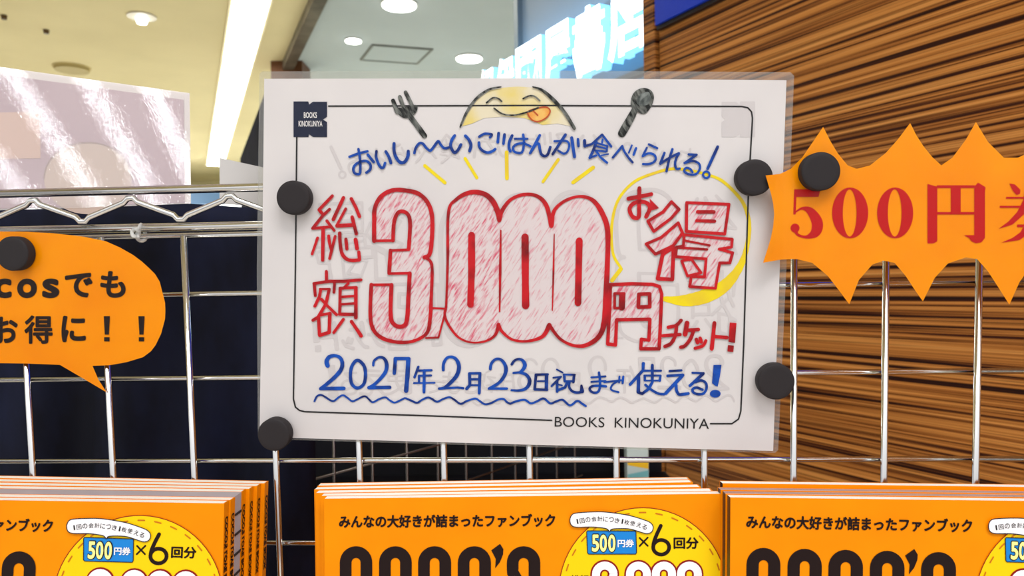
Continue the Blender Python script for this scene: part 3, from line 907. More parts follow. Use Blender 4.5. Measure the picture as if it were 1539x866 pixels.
yen_o = [(70,175),(300,165),(500,170),(565,192),(585,260),(570,600),(560,770),(390,770),(395,680),(465,690),(475,495),(165,500),(155,735),(82,725),(100,400),(108,195)]
yen = script(cY, [('lc', 32, yen_o), ('lc', 26, [(147,255),(235,255),(230,390),(147,392)]), ('l', 58, [(218,270),(214,385)]), ('lc', 34, [(372,262),(472,258),(474,378),(368,382)]),
  ('s', 32, [(765,505),(720,550),(645,570)]), ('l', 32, [(595,648),(755,637)]), ('s', 34, [(722,565),(710,650),(670,720),(615,748)]), ('l', 44, [(820,530),(802,635)]), ('l', 34, [(825,597),(925,590)]), ('s', 34, [(880,605),(850,680),(800,742),(762,755)]),
  ('l', 34, [(907,682),(918,712)]), ('l', 34, [(942,672),(952,705)]), ('s', 30, [(995,695),(965,742),(895,765)]), ('l', 36, [(1075,530),(1050,770)]), ('l', 34, [(1082,656),(1190,665)])])
for q_ in (((1218,525),(1280,530),(1266,715),(1205,705)), ((1200,735),(1256,740),(1250,800),(1195,795))):
    yen.poly([kY(p) for p in q_])
bub = script(cT, [('s', 17, [(630,45),(530,22),(430,15),(330,40),(220,85),(140,160),(95,250),(75,380),(85,520),(130,600)]), ('l', 24, [(130,608),(78,676)]),
  ('s', [16,18,20,22,24,30,46,72,84,64,30], [(630,45),(720,80),(800,150),(860,230),(890,350),(870,500),(825,610),(740,710),(620,772),(500,795),(390,785)])])
pink = Art()
o3 = catmull([k3(p) for p in three_out]) + catmull([k3(p) for p in three_out2]) + catmull([k3(p) for p in reversed(three_in2)]) + [k3((138,470)), k3((143,352))] + catmull([k3(p) for p in reversed(three_in1)])
pink.poly(o3)
pink.poly([k3(p) for p in ((357,652),(435,655),(395,805),(330,808))])
pink.poly([q_ for z_ in (z1, [(390,180),(393,450),(386,735)], z5) for q_ in catmull([kZ(p) for p in z_])])
pale = Art().poly([q_ for z_ in (z2, z3, z4, [(386,735),(393,450),(390,180)]) for q_ in catmull([kZ(p) for p in z_])])
pink_t = Art(); pink_y = Art()
for p_ in (p1_, p2_, p3_, p4_, p5_, p6_): pink_t.poly([kT(p) for p in p_])
pink_y.poly([kY(p) for p in yen_o], [[kY(p) for p in ((150,255),(235,255),(230,390),(150,390))], [kY(p) for p in ((385,270),(460,268),(462,370),(384,374))]])
cK = (570, 115, 4.809); kK = crop(*cK); cP = (900, 115, 5.13); kP = crop(*cP)
face_k = script(cK, [('s', [12,18,18,16,10], [(585,365),(630,260),(700,160),(790,95),(880,75)]), ('s', [10,20,28,26,24], [(1110,75),(1180,100),(1260,170),(1340,260),(1410,375)]), ('s', 12, [(775,190),(820,155),(860,160),(885,180)]),
  ('s', 12, [(1040,160),(1085,140),(1125,145),(1160,175)]), ('s', 12, [(830,230),(890,270),(970,280),(1060,260),(1150,225)])])
tongue = script(cK, [('sc', 10, [(1075,255),(1100,310),(1150,325),(1210,295),(1235,250),(1210,222),(1150,228)]), ('l', 10, [(1105,240),(1145,280)])])
dome = Art().poly([kK(p) for p in ((598,360),(640,265),(710,165),(800,100),(900,80),(1000,72),(1110,80),(1180,108),(1260,180),(1335,270),(1385,360),(1290,340),(1180,350),(1050,300),(900,290),(760,300),(670,340))])
tfill = Art().poly(catmull([kK(p) for p in ((1075,255),(1100,310),(1150,325),(1210,295),(1235,250),(1210,222),(1150,228))], True))
fork = script(cK, [('l', 30, [(100,175),(130,260)]), ('l', 28, [(148,148),(185,250)]), ('l', 28, [(190,115),(245,225)]), ('l', 40, [(228,295),(326,428)])])
fork.poly(catmull([kK(p) for p in ((112,225),(165,225),(265,205),(272,250),(230,295),(175,300),(130,265))], True))
spoon = script(cP, [('l', [48,60,62], [(285,245),(240,330),(178,438)])])
spoon.poly(catmull([kP(p) for p in ((340,88),(400,105),(425,155),(405,230),(345,290),(255,240),(250,170),(280,115))], True))
spoon_in = Art().poly(catmull([kP(p) for p in ((335,128),(385,120),(400,170),(370,220),(300,215),(298,165))], True))
bord = Art()
bord.stroke([(494, 159.5), (800, 158.5), (1115, 160)], 2.3, False, False, 0)
bord.stroke([(1115, 160), (1124, 162), (1129.5, 168), (1131, 178), (1128, 230), (1124.6, 294), (1117.8, 519), (1113.5, 618), (1110, 630), (1100, 637), (1068, 637)], 2.3, False, False, 0)
bord.stroke([(446, 206), (444, 400), (441, 600), (444, 612), (450, 617), (458, 619), (640, 625), (829, 632)], 2.3, False, False, 0)
bord.text('BOOKS  KINOKUNIYA', ((834, 626.5), (1066, 629.5), (1065.5, 645), (833.5, 641.5)), -.004)
kL = crop(430, 140, 10.82)
logo_pts = [(120,135),(360,135),(375,185),(435,140),(665,140),(665,385),(600,430),(665,470),(665,715),(440,715),(370,670),(365,715),(120,715)]
logo = Art().poly([kL(p) for p in logo_pts])
logo_t = Art().text('BOOKS', [kL(p) for p in ((288,310),(500,310),(500,405),(288,405))], .02).text('KINOKUNIYA', [kL(p) for p in ((203,450),(590,450),(590,545),(203,545))], .02)

flip = lambda p: (2 * 788 - p[0], p[1])
ghost = Art().join(*[a.map(flip) for a in (head, three, zeros, soug, toku, yen, date, logo)])
L0 = .0005
ink('show_through', ghost, SGN, L0 + .0001, GHOST, root)
ink('bubble_outline', bub, SGN, L0 + .0002, YEL, root)
ink('ray_marks', rays, SGN, L0 + .0002, YEL, root)
ink('pink_shading', pink, SGN, L0 + .0004, PINK, root)
ink('bargain_shading', pink_t, SGN, L0 + .0004, PINK, root)
ink('yen_shading', pink_y, SGN, L0 + .0004, PINK, root)
ink('pale_pink_shading', pale, SGN, L0 + .0004, PINK2, root)
ink('printed_border', bord, SGN, L0 + .0003, LINE, root)
face = ink('face_drawing', face_k, SGN, L0 + .0009, INKK, root)
ink('face_shading', dome, SGN, L0 + .0002, PALEY, face)
tg = ink('tongue', tongue, SGN, L0 + .0008, RUST, face)
ink('tongue_shading', tfill, SGN, L0 + .0006, ORG2, face)
ink('fork_drawing', fork, SGN, L0 + .0005, INKK, root)
sp_ = ink('spoon_drawing', spoon, SGN, L0 + .0005, INKK, root)
ink('spoon_bowl', spoon_in, SGN, L0 + .0007, INKG, sp_)
ink('heading_lettering', head, SGN, L0 + .0007, BLUE, root)
ink('date_lettering', date, SGN, L0 + .0005, BLUE, root)
ink('red_lettering', soug.join(three, zeros, toku, yen), SGN, L0 + .0008, RED, root)
lg = ink('shop_logo', logo, SGN, L0 + .0003, NAVYP, root)
ink('logo_lettering', logo_t, SGN, L0 + .0005, WHITE, lg)

# ------------------------------------------------------------------ orange burst card, curling forward at its left end
def burst(u, v, h=0.0):
    t = max(0.0, min(1.0, (1226 - u) / 80.0))
    t2 = max(0.0, (u - 1226) / 320.0)
    return panel(u, v, .0078 + .0082 * t * t + .004 * t2 + h)
root = empty('burst_card', burst(1276, 457), 'orange spiky burst card with red 500 yen lettering at right', 'card')
top = [(1150.8,263.8),(1172,261.5),(1188.6,253.8),(1205.4,237),(1222,213),(1237.2,190.8),(1248,212),(1259,230.3),(1274,248.7),(1287.5,253.8),(1307.6,248.7),(1331,230.3),(1350,209),(1367.9,185),(1377,203),(1388,220),(1401,236),(1414.8,248.7),(1431.5,237),(1451.6,210),(1466.7,183.4),(1485,213.6),(1508.6,237),(1530,237),(1545,230),(1562,212),(1578,186),(1598,226),(1620,246),(1650,225),(1672,190),(1690,262)]
bot = [(1696,395),(1670,392),(1656,420),(1640,457),(1618,415),(1594,390),(1570,392),(1548,402),(1532,424.6),(1517,458),(1503,436),(1485,408),(1468.4,389.4),(1451.6,387),(1424.8,396),(1404.7,418),(1387,453),(1375,436),(1361,414.6),(1344.4,395),(1327.7,391.8),(1311,397.8),(1290.8,421),(1276.4,457.4),(1262,438),(1244,414.6),(1220.5,395),(1197,389.4),(1173.6,390.4),(1146.8,395),(1153,376),(1158.5,357.6),(1162,340),(1163.5,322.4),(1162,306),(1158.5,290.6)]
sheet_mesh('card', top + bot, burst, 0, .0004, ORANGE, root, 12)
sheet_mesh('laminate_film', top + bot, burst, .0010, .0011, film_mat('card_film', (.99, .99, .98, 1), 1.22, .12, (160, 160, 160), .6), root, 12)
k7 = crop(1130, 170, 2.985)
S7 = 2.985
num = Art()
num.poly([k7(p) for p in ((190,342),(308,342),(299,376),(200,376),(197,455),(186,455))])
num.stroke([k7(p) for p in ((192,447),(225,428),(262,440),(293,490),(285,535),(245,556),(205,545),(195,518))], [q_/S7 for q_ in (6,12,34,50,44,14,12,20)], True, False, 0)
num.disc(k7((194, 516)), 20/S7, 20/S7)
def zero_(x0):
    n = 36
    out_ = [k7((x0 + 81 + 81*math.cos(2*PI*k/n), 448 + 114*math.sin(2*PI*k/n))) for k in range(n)]
    in_ = [k7((x0 + 79 + 31*math.cos(2*PI*k/n), 448 + 106*math.sin(2*PI*k/n))) for k in range(n)]
    num.poly(out_, [in_])
zero_(360); zero_(562)
for pts in (((788,318),(812,325),(832,330),(832,575),(815,585),(788,585)), ((830,324),(1000,324),(1000,336),(830,336)), ((893,334),(937,334),(937,447),(893,447)), ((832,444),(1002,444),(1002,455),(832,455)),
            ((998,330),(1015,312),(1049,333),(1046,350),(1046,560),(1030,580),(1005,584),(985,575),(975,560),(950,548),(998,548)),
            ((1155,316),(1180,320),(1205,345),(1203,362),(1188,368),(1172,350)), ((1140,376),(1300,376),(1300,384),(1140,384)), ((1112,416),(1330,416),(1330,425),(1112,425)),
            ((1228,330),(1265,340),(1255,400),(1225,450),(1170,500),(1106,520),(1150,488),(1190,445),(1218,390)), ((1242,425),(1275,425),(1330,490),(1350,500),(1320,510),(1285,480)),
            ((1190,500),(1320,500),(1318,512),(1190,512)), ((1290,500),(1322,500),(1310,590),(1285,620),(1262,600),(1250,590),(1282,588)), ((1225,500),(1255,505),(1235,545),(1200,570),(1118,582),(1170,560),(1205,535)), ((1300,320),(1320,330),(1290,375),(1275,375))):
    num.poly([k7(p) for p in pts])
ink('red_lettering', num, burst, .0007, SERIF_RED, root)

# ------------------------------------------------------------------ orange speech bubble card
BUB = sheet_h(.0034)
root = empty('speech_bubble_card', BUB(160, 589), 'orange speech bubble card with bold black lettering at left', 'card')
bo = [(160.5,590),(148,571),(139,550),(165,549),(190,544.5),(215,537),(227,528),(234,518.6),(242,502),(248,479.6),(248.5,467),(248,454.7),(240,423.5),(233,412),(224,403),(213,393),(199.5,383),(180,372),(159,362.7),(124.7,355.6),(78,350.5),(40,348.6),(0,348),(-50,350),(-95,358),(-130,380),(-150,420),(-152,460),(-140,505),(-110,535),(-60,545),(0,546),(40,546.5),(90,548.5),(125,569)]
sheet_mesh('card', bo, BUB, 0, .0004, ORANGE, root, 30)
sheet_mesh('laminate_film', bo, BUB, .0010, .0011, film_mat('bubble_film', (.99, .99, .98, 1), 1.18, .15, (60, 60, 60), .25), root, 30)
kb = crop(0, 330, 3.208)
tx = Art()
for ch, xa, xb in (('c', -30, 56), ('o', 82, 178), ('s', 203, 286)):
    tx.text(ch, [kb(p) for p in ((xa,285),(xb,284),(xb,379),(xa,380))], .035)
tx.text('で', [kb(p) for p in ((312,262),(447,256),(447,376),(312,378))], .035)
tx.text('も', [kb(p) for p in ((483,250),(606,246),(606,378),(483,378))], .035)
tx.text('お', [kb(p) for p in ((-35,470),(86,466),(86,596),(-35,598))], .034)
tx.text('得', [kb(p) for p in ((117,462),(254,462),(254,600),(117,600))], .026)
tx.text('に', [kb(p) for p in ((296,464),(414,464),(414,592),(296,592))], .036)
for x in (500, 667):
    tx.poly([kb(p) for p in ((x,466),(x+30,466),(x+25,555),(x+5,555))]); tx.poly([kb(p) for p in ((x+2,568),(x+28,568),(x+28,588),(x+2,588))])
ink('black_lettering', tx, BUB, .0007, BROWNK, root)

# ------------------------------------------------------------------ round magnets
def magnet(u, v, fn, r, label, thick=.0065):
    c = fn(u, v); n = NN
    e1 = EX; e2 = EZ
    prof = [(r, 0), (r, thick - .0008), (r - .0003, thick - .0003), (r - .0009, thick), (r - .003, thick), (0, thick)]
    N = 40
    q = MB(); vs = []
    for rad, hh in prof[:-1]:
        vs += [c + n * hh + (e1 * math.cos(2*PI*k/N) + e2 * math.sin(2*PI*k/N)) * rad for k in range(N)]
    fs = []
    for i in range(len(prof) - 2):
        fs += [(i*N+k, i*N+(k+1) % N, (i+1)*N+(k+1) % N, (i+1)*N+k) for k in range(N)]
    fs.append(tuple((len(prof)-2)*N + k for k in range(N)))
    fs.append(tuple(range(N-1, -1, -1)))
    q.add([p for p in vs], fs)
    o = q.build('magnet', RUBBER)
    o.data.transform(Matrix.Translation(-c)); o.location = c
    autosmooth(o, 50)
    tag(o, label, 'magnet', 'round black magnets')
RM = .0098
sg = lambda u, v: SGN(u, v, .0029)
magnet(446, 298, sg, .0096, 'round black magnet on the left edge of the white sign beside the red kanji')
magnet(1130, 268, sg, .0098, 'round black magnet on the right edge of the white sign behind the burst card tip')
magnet(1162, 571, sg, .0100, 'round black magnet on the lower right edge of the white sign')
magnet(417, 650, sg, .0094, 'round black magnet on the bottom left corner of the white sign')
magnet(1228, 259, lambda u, v: burst(u, v, .0012), .0103, 'round black magnet on the orange burst card above the digit 5')
magnet(29, 381, lambda u, v: BUB(u, v, .0012), .0100, 'round black magnet on the orange speech bubble card')

# ------------------------------------------------------------------ sheet and card standing behind the rail at left
PN = Vector((.05, -math.cos(math.radians(14)), math.sin(math.radians(14)))).normalized()
PST = Plane(panel(140, 287, -.034), PN)
def post(u, v, h=0): return PST.at(u, v, h)
root = empty('glossy_poster', post(200, 300), 'glossy pale pink poster sheet standing behind the chrome rail at left', 'poster')
po = [(285, 140), (140, 120), (0, 100.5), (-120, 84), (-120, 318), (0, 316), (140, 312), (287, 306)]
PRINT = noisy(mat('poster_print', sr(184, 160, 164), .6, spec=.1), sr(178, 154, 158), sr(190, 167, 170), (9, 9, 9))
sheet_mesh('print_sheet', [(276, 150), (140, 131), (0, 112), (-112, 97), (-112, 316), (0, 314), (140, 310), (278, 305)], post, .0001, .0004, PRINT, root, 60)
sheet_mesh('backing_sheet', po, post, -.0006, -.0001, mat('poster_margin', sr(216, 206, 200), .5), root, 60)
PF = film_mat('poster_film', (1, 1, 1, 1), 1.55, .015, (520, 520, 400), .030, (0, math.radians(22), 0), haze=.06, detail=2)
sheet_mesh('laminate_film', po, post, .0014, .0016, PF, root, 60)
ink('plate_picture', Art().disc((132, 268), 66, 54), post, .0006, mat('plate_tone', sr(194, 172, 158), .5), root)
ink('plate_rim', Art().stroke([(132 + 66*math.cos(t), 268 + 54*math.sin(t)) for t in [PI + k*PI/20 for k in range(21)]], 2.2, False, False, 0), post, .0008, mat('plate_rim_tone', sr(164, 142, 136), .5), root)
ink('food_picture', Art().poly([(-60,170),(60,168),(61,238),(-60,240)]), post, .0006, mat('food_tone', sr(200, 168, 152), .5), root)
CRD = Plane(panel(360, 280, -.026), Vector((.12, -1, .12)).normalized())
cr_ = lambda u, v, h=0: CRD.at(u, v, h)
o = sheet_mesh('paper_card', [(330, 237), (365, 245), (430, 259), (430, 312), (365, 309), (330, 306)], cr_, 0, .0006, mat('card_grey', sr(196, 192, 188), .5), None, 60)
tag(o, 'plain pale grey card standing behind the rail left of the white sign', 'card')

# ------------------------------------------------------------------ navy cloth behind the grid, dark counter, rear grid
CLOTH = noisy(mat('navy_cloth', sr(18, 22, 44), .75), sr(10, 12, 26), sr(26, 32, 60), (22, 22, 10), .35, .7)
Y_C = .60
q = MB()
nx, nz = 90, 50
x0_, x1_ = -.62, -.155
ztL, ztR = CAM.z + (433 - 297) / F_PX * Y_C + .006, CAM.z + (433 - 311) / F_PX * Y_C - .002
vs = []
for i in range(nx + 1):
    for j in range(nz + 1):
        s_ = i / nx; t = j / nz
        x = x0_ + (x1_ - x0_) * s_
        zt = ztL + (ztR - ztL) * max(0, (x + .40) / .245) ** 1.6 if x > -.40 else ztL
        z = zt - t * .62
        fold = .014 * math.sin(x * 52 + t * 3.2) * min(1, t * 1.6) + .008 * math.sin(x * 97 + t * 7 + 1) * min(1, t * 2) + .012 * math.sin((x * 16 + z * 22)) * t
        vs.append(Vector((x, Y_C + fold, z)))
fs = [(i*(nz+1)+j, (i+1)*(nz+1)+j, (i+1)*(nz+1)+j+1, i*(nz+1)+j+1) for i in range(nx) for j in range(nz)]
q.add(vs, fs)
o = q.build('cloth_drape', CLOTH, None, True)
md = o.modifiers.new('thick', 'SOLIDIFY'); md.thickness = .002
tag(o, 'dark navy cloth hanging in folds behind the wire grid at left', 'cloth')

# dark counter behind, with the far cloth
COUNT = noisy(mat('counter_black', sr(12, 12, 16), .6), sr(8, 8, 10), sr(18, 18, 26), (8, 8, 8))
root = empty('display_counter', (0, 1.3, 0), 'black display counter behind the rear wire grid under the white sign', 'counter')
zc_ = CAM.z - (726 - 433) / F_PX * 1.22
q = MB(); q.box((-.50, 1.16, 0), (.25, 1.28, zc_)); q.build('base', COUNT, root)
q = MB(); q.box((-.50, 1.281, 0), (.245, 1.31, 1.45)); q.build('back_board', COUNT, root)

RD = Vector(((1558 - CX) / F_PX, 1, 0)).normalized()
RP = Vector(((433 - CX) / F_PX * .675, .675, 0))
root = empty('mesh_panel', RP, 'thin rear wire grid receding in the dark below the white sign', 'grid panel')
def zat(u, v, Y): return CAM.z - (v - 433) / F_PX * Y - .0159 * (u - CX) / F_PX * Y
zA = CAM.z - (730 - 433 + .0159 * (433 - CX) * 1) / F_PX * .675
for k in range(11):
    p = RP + RD * (.05 * k)
    zt = zA + (.006 if k == 0 else .10)
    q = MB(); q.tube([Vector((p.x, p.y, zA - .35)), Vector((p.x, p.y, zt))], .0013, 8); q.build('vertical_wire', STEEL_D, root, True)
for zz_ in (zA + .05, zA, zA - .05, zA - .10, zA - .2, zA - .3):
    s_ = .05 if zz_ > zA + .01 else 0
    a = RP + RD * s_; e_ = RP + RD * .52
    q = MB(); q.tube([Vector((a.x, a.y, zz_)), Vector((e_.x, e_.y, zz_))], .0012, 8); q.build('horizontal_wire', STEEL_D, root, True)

# small packet on the counter
PY = 1.20
px0, px1 = [(u - CX) / F_PX * PY for u in (938, 971)]
root = empty('snack_packet', ((px0 + px1) / 2, PY, zc_), 'small yellow and white packet in the dark gap below the white sign', 'packet')
q = MB(); q.box((px0, PY, zc_ + .0005), (px1, PY + .03, zc_ + .075)); bevel(q.build('box', mat('packet_white', sr(206, 222, 220), .4), root), .002)
zY = lambda v: CAM.z - (v - 433) / F_PX * PY
q = MB(); q.add([(px0 + .001, PY - .0006, zY(702)), (px1 - .001, PY - .0006, zY(708)), (px1 - .001, PY - .0006, zY(697)), (px0 + .001, PY - .0006, zY(697))], [(0,1,2,3)])
q.build('yellow_band', mat('packet_yellow', sr(250, 200, 40), .4), root)
q = MB(); q.add([(px0 + .001, PY - .0006, zY(716)), (px1 - .001, PY - .0006, zY(710)), (px1 - .001, PY - .0006, zY(720)), (px0 + .001, PY - .0006, zY(722))], [(0,1,2,3)])
q.build('teal_band', mat('packet_teal', sr(130, 196, 200), .4), root)

# ------------------------------------------------------------------ books
BW, BH = .210, .257
PSI = math.radians(1.5)
def book_frame(yaw, tilt):
    ex = Vector((math.cos(yaw), -math.sin(yaw), 0))
    nf = Vector((math.sin(yaw), math.cos(yaw), 0))
    ez = Vector((0, 0, math.cos(PSI))) + nf * math.sin(PSI)
    c, s_ = math.cos(tilt), math.sin(tilt)
    X = ex * c - ez * s_          # clockwise tilt
    Z = ez * c + ex * s_
    N = X.cross(Z)
    return X, Z, N
def book_matrix(corner, which, yaw=.0, tilt=.0):
    X, Z, N = book_frame(yaw, tilt)       # N away from? ensure toward viewer
    o = corner - Z * BH - (X * BW if which == 'tr' else Vector((0, 0, 0)))
    M = Matrix((X, Z, N)).transposed().to_4x4()
    M.translation = o
    return M
def at_depth(u, v, Y): return CAM + ray(u, v) * Y

M_C = book_matrix(at_depth(487, 750, .4056), 'tl', .012, 0.0)
assert M_C.col[2].y < 0
bplane = Plane(M_C.translation, M_C.col[2].to_3d())
Mi = M_C.inverted()
def bloc(u, v, h=0.0):
    p = Mi @ bplane.at(u, v)
    return Vector((p.x, p.y, h))

def bink(name, art, h, M):
    vs = [bloc(u, v, h + k * 1.6e-6) for (u, v), k in zip(art.v, art.k)]
    fs = []
    for f in art.f:
        n = Vector((0, 0, 0))
        for i in range(1, len(f)-1): n += (vs[f[i]] - vs[f[0]]).cross(vs[f[i+1]] - vs[f[0]])
        fs.append(f if n.z > 0 else tuple(reversed(f)))
    me = bpy.data.meshes.new(name); me.from_pydata(vs, [], fs); me.materials.append(M)
    return me

# cover artwork, measured on the middle book
kc = crop(820, 740, 5.496); km = crop(490, 740, 4.397)
t_title = Art().text('みんなの大好きが詰まったファンブック', [km(p) for p in ((86,150),(1515,140),(1515,228),(86,236))], .036)
def cletter(a, x0, x1, kind):
    """one fat rounded capital: top arch at 820 px, running down"""
    w_ = 17.5; l, r = x0 + w_/2, x1 - w_/2
    cx = (l + r) / 2; R = (r - l) / 2
    yt = 821 + w_/2; yb = 955
    arch = [(cx - R*math.cos(t), yt + R - R*math.sin(t)) for t in [k*PI/14 for k in range(15)]]
    low = [(cx + R*math.cos(t), yb - R + R*math.sin(t)) for t in [k*PI/14 for k in range(15)]]
    if kind == 'O': a.stroke(arch + low, w_, False, True, 0)
    elif kind == 'C': a.stroke(list(reversed([(r, yt + R + 24)] if False else [])) + [(r, yt+R+26)] + list(reversed(arch)) + list(reversed(low)) + [(r, yb-R-26)], w_, False, False, 0)
    else: a.stroke([(r, yt+R+26)] + list(reversed(arch)) + [(l, yt+R+14), (cx, 889), (r, yb-R-14)] + low + [(l, yb-R-26)], w_, False, False, 0)
t_coco = Art()
for (xa, xb, kd) in ((92,306,'C'),(351,567,'O'),(609,827,'C'),(871,1090,'O'),(1195,1416,'S')):
    cletter(t_coco, km((xa,0))[0], km((xb,0))[0], kd)
t_coco.poly([km(p) for p in ((1092,383),(1150,340),(1172,375),(1170,410),(1150,460),(1118,502),(1122,440))])
BC, BR = (966, 889), 126
t_badge = Art().disc(BC, BR, BR, 64)
t_rim = Art().ring(BC, BR, 1.2, 64)
t_st = Art()
for k in range(30):
    t = -PI + k * 2 * PI / 30 + .06
    t_st.stroke([(BC[0] + 119*math.cos(t + d), BC[1] + 119*math.sin(t + d)) for d in (0, .04, .08)], 2.0, False, False, 0)
tag_o = [(200,235),(205,200),(225,175),(270,165),(380,158),(480,158),(600,172),(700,190),(800,220),(860,245),(885,280),(875,320),(840,337),(800,330),(700,300),(620,295),(545,300),(527,320),(508,300),(470,290),(380,282),(260,284),(215,270)]
tag_c = catmull([kc(p) for p in tag_o], True, 4)
t_tag = Art().poly(tag_c)
t_tagr = Art().stroke([kc(p) for p in tag_o], 1.3, True, True, 0)
t_tagt = Art()
lt = '1回の会計につき1枚使える'
path = [(262,237),(300,230),(348,222),(398,216),(447,214),(493,218),(540,222),(588,229),(632,236),(668,243),(716,252),(770,266),(815,282)]
for i, ch in enumerate(lt):
    x, y = path[i]
    p_, n_ = path[max(i-1, 0)], path[min(i+1, len(path)-1)]
    an = math.atan2(n_[1]-p_[1], n_[0]-p_[0])
    hw_ = 6 if ch == '1' else 20; hh = 20
    cs = [(-hw_, -hh), (hw_, -hh), (hw_, hh), (-hw_, hh)]
    t_tagt.text(ch, [kc((x + a_*math.cos(an) - b_*math.sin(an), y + a_*math.sin(an) + b_*math.cos(an))) for a_, b_ in cs], .006)
cp = [(345,315),(735,318),(745,325),(750,495),(742,508),(355,508),(345,498),(338,325)]
t_cp = Art().poly([kc(p) for p in cp])
t_cpr = Art().stroke([kc(p) for p in cp], 1.2, False, True, 0)
t_5k = Art(); t_5 = Art()
for x, ch in ((380, '5'), (445, '0'), (515, '0')):
    qd = [kc(p) for p in ((x, 345), (x + 60, 345), (x + 60, 488), (x, 488))]
    t_5k.text(ch, [kc(p) for p in ((x-6, 337), (x + 68, 337), (x + 68, 496), (x-6, 496))], .065)
    t_5.text(ch, qd, .03)
t_yk = Art().text('円券', [kc(p) for p in ((593,385),(727,385),(727,450),(593,450))], .03)
t_x6 = Art().stroke([kc((775,375)), kc((842,440))], 2.6, False, False, 0).stroke([kc((842,372)), kc((775,442))], 2.6, False, False, 0)
t_x6.stroke([kc(p) for p in ((950,275),(915,350),(893,410),(888,445))], 5.6, True, False, 0)
t_x6.stroke([kc((953 + 66*math.cos(t), 452 + 60*math.sin(t))) for t in [k*2*PI/30 for k in range(30)]], 5.6, False, True, 0)
t_x6.text('回分', [kc(p) for p in ((1055,370),(1262,370),(1262,466),(1055,466))], .032)
t_sum = Art().text('総額', [kc(p) for p in ((205,682),(355,682),(355,760),(205,760))], .03)
t_3 = Art(); t_3r = Art()
def digit(x0, x1, kind):
    wd = 17.0
    y0_ = 843; l, r = kc((x0,0))[0] + wd/2 - 3, kc((x1,0))[0] - wd/2 + 3
    cx = (l + r) / 2; R = (r - l) / 2; yt = y0_ + wd/2 - 2; yb = 915
    arch = [(cx - R*math.cos(t), yt + R - R*math.sin(t)) for t in [k*PI/12 for k in range(13)]]
    low = [(cx + R*math.cos(t), yb - R + R*math.sin(t)) for t in [k*PI/12 for k in range(13)]]
    if kind == '0': pts, cl = arch + low, True
    else: pts, cl = [(l, yt+R+4)] + arch + [(r-2, 872), (cx, 878), (r-2, 884)] + low + [(l, yb-R-4)], False
    t_3r.stroke(pts, wd, False, cl, 0)
    t_3.stroke(pts, wd - 5.0, False, cl, 0)
for a_, b_, kd in ((385, 590, '3'), (665, 865, '0'), (878, 1072, '0'), (1085, 1285, '0')): digit(a_, b_, kd)
t_3r.poly([kc(p) for p in ((610,900),(650,900),(640,960),(615,960))])
ME = dict(
    title=bink('subtitle_lettering', t_title, .0003, BROWNK), coco=bink('title_lettering', t_coco, .0003, BROWNK),
    badge=bink('badge', t_badge, .0004, BADGE), rim=bink('badge_rim', t_rim, .0005, DRED), st=bink('badge_stitching', t_st, .0006, STITCH),
    x6=bink('badge_lettering', t_x6, .0006, BROWNK), sm=bink('price_label', t_sum, .0006, BROWNK), cp=bink('coupon_picture', t_cp, .0006, COUPON), cpr=bink('coupon_outline', t_cpr, .0008, LINE),
    k5=bink('coupon_digit_outline', t_5k, .0008, LINE), d5=bink('coupon_digits', t_5, .0010, CREAMY), yk=bink('coupon_lettering', t_yk, .0010, WHITE),
    tagm=bink('note_bubble', t_tag, .0011, WHITE), tagr=bink('note_outline', t_tagr, .0012, LINE), tagt=bink('note_lettering', t_tagt, .0012, LINE),
    r3=bink('price_outline', t_3r, .0006, DRED), p3=bink('price_digits', t_3, .0008, WHITE))

def local_child(me, name, parent):
    o = bpy.data.objects.new(name, me); COL.objects.link(o); o.parent = parent
    return o
# one closed book: cover boards and spine, page block, spine lettering (spine on the right side)
T_B = .0066
def cover_mesh(T, side):
    q = MB()
    q.box((0, 0, -.0005), (BW, BH, 0)); q.box((0, 0, -T), (BW, BH, -T + .0005))
    if side: q.box((BW - .0006, 0, -T + .0005), (BW, BH, -.0005))
    me = bpy.data.meshes.new('cover'); me.from_pydata([tuple(v) for v in q.v], [], q.f); me.materials.append(COVER)
    return me
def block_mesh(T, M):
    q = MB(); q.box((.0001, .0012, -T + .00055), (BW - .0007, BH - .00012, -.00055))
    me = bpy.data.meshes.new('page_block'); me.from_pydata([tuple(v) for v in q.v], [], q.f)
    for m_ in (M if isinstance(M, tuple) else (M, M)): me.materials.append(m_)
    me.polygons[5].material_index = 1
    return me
def spine_mesh(T):
    ln, wd = .043, T * .66
    ar = Art().text("COCO'S LOVE BOOK", ((0, 0), (1, 0), (1, 1), (0, 1)), .05)
    V = [(BW + .0002 + k * 1.6e-6, BH - .0075 - ln * x, -T/2 + wd * (.5 - y)) for (x, y), k in zip(ar.v, ar.k)]
    f = ar.f
    me = bpy.data.meshes.new('spine_lettering'); me.from_pydata(V, [], f); me.materials.append(BROWNK)
    return me
CM, BM = cover_mesh(T_B, True), block_mesh(T_B, PAGES)
BMD, BMP, SM = block_mesh(T_B, (PAGES, DPAGES)), block_mesh(T_B, (PKPAGES, DPAGES)), spine_mesh(T_B)

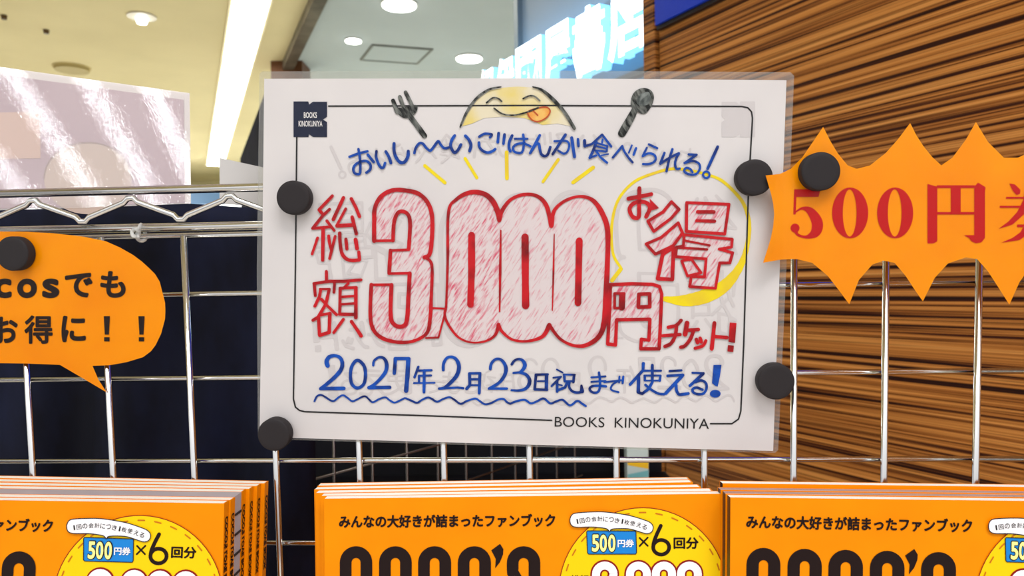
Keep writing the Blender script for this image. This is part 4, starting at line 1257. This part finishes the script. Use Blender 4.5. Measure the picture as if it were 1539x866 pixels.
def book(M, label, group, front=False, spine=True, block=None, cover=None):
    o = bpy.data.objects.new('fan_book', None); o.empty_display_size = .02
    COL.objects.link(o)
    o.matrix_world = M
    tag(o, label, 'book', group)
    cv = local_child(cover or CM, 'cover', o)
    local_child(block or BM, 'page_block', o)
    if spine: local_child(SM, 'spine_lettering', o)
    if front:
        local_child(ME['title'], 'subtitle_lettering', o)
        local_child(ME['coco'], 'title_lettering', o)
        bd = local_child(ME['badge'], 'badge', o)
        for k, n in (('rim', 'badge_rim'), ('st', 'badge_stitching'), ('x6', 'badge_lettering'), ('sm', 'price_label'), ('cp', 'coupon_picture'), ('cpr', 'coupon_outline'), ('k5', 'coupon_digit_outline'),
                     ('d5', 'coupon_digits'), ('yk', 'coupon_lettering'), ('tagm', 'note_bubble'), ('tagr', 'note_outline'), ('tagt', 'note_lettering'), ('r3', 'price_outline'), ('p3', 'price_digits')):
            local_child(ME[k], n, bd)
    return o
def shift(M, dx=0, dy=0, dz=0, rot=0.0):
    return M @ Matrix.Translation((dx, dy, dz)) @ Matrix.Rotation(rot, 4, 'Z')

ordinal = ['second', 'third', 'fourth', 'fifth', 'sixth', 'seventh']
# middle stack
book(M_C, 'front orange fan book of the middle stack, its whole title width in view', 'middle stack of fan books', True, False)
for i, (dx, dz, dy, rt) in enumerate(((-.0035, -.0072, -.0002, .0), (-.0075, -.0144, -.0003, .003), (-.0095, -.0216, 0, .006), (-.0100, -.0288, .0004, .004))):
    lab = ('orange fan book right behind the front book of the middle stack', 'third orange fan book from the front of the middle stack',
           'fourth orange fan book from the front of the middle stack', 'rearmost orange fan book of the middle stack')[i]
    book(shift(M_C, dx, dy, dz, rt), lab, 'middle stack of fan books', False, False)
# left stack, spines to the right
M_L = book_matrix(at_depth(337, 757, .398), 'tr', .0, math.radians(1.7))
book(M_L, 'front orange fan book of the left stack, cut by the picture edge', 'left stack of fan books', True, True)
book(shift(M_L, .0008, 0, -.0070), 'second orange fan book of the left stack, just before the grey insert', 'left stack of fan books')
for i, (dx, dz) in enumerate(((.0002, -.0252), (.0016, -.0322), (.0030, -.0392), (.0046, -.0462))):
    lab = ('orange fan book directly behind the grey insert in the left stack', 'second orange fan book behind the grey insert in the left stack',
           'third orange fan book behind the grey insert in the left stack', 'rearmost orange fan book of the left stack, its spine lettering showing')[i]
    book(shift(M_L, dx, .0004*i, dz, -.004*i*.5), lab, 'left stack of fan books')
root = bpy.data.objects.new('boxed_insert', None); COL.objects.link(root); root.matrix_world = shift(M_L, 0, 0, -.0142)
tag(root, 'grey box with black bars on its side between orange books at left', 'box')
q = MB(); q.box((0, 0, -.0104), (BW + .0002, BH, 0)); o = q.build('box', GREYB, root, local=1)
for k in range(8):
    q = MB(); y_ = BH - .010 - k * .0108; q.box((BW + .0003, y_ - .0006, -.0104), (BW + .0007, y_ + .0006, -.001))
    q.build('black_bar', LINE, root, local=1)
# right stack, dark fore edges to the left
M_R = book_matrix(at_depth(1098, 748, .388), 'tl', .0, math.radians(1.6))
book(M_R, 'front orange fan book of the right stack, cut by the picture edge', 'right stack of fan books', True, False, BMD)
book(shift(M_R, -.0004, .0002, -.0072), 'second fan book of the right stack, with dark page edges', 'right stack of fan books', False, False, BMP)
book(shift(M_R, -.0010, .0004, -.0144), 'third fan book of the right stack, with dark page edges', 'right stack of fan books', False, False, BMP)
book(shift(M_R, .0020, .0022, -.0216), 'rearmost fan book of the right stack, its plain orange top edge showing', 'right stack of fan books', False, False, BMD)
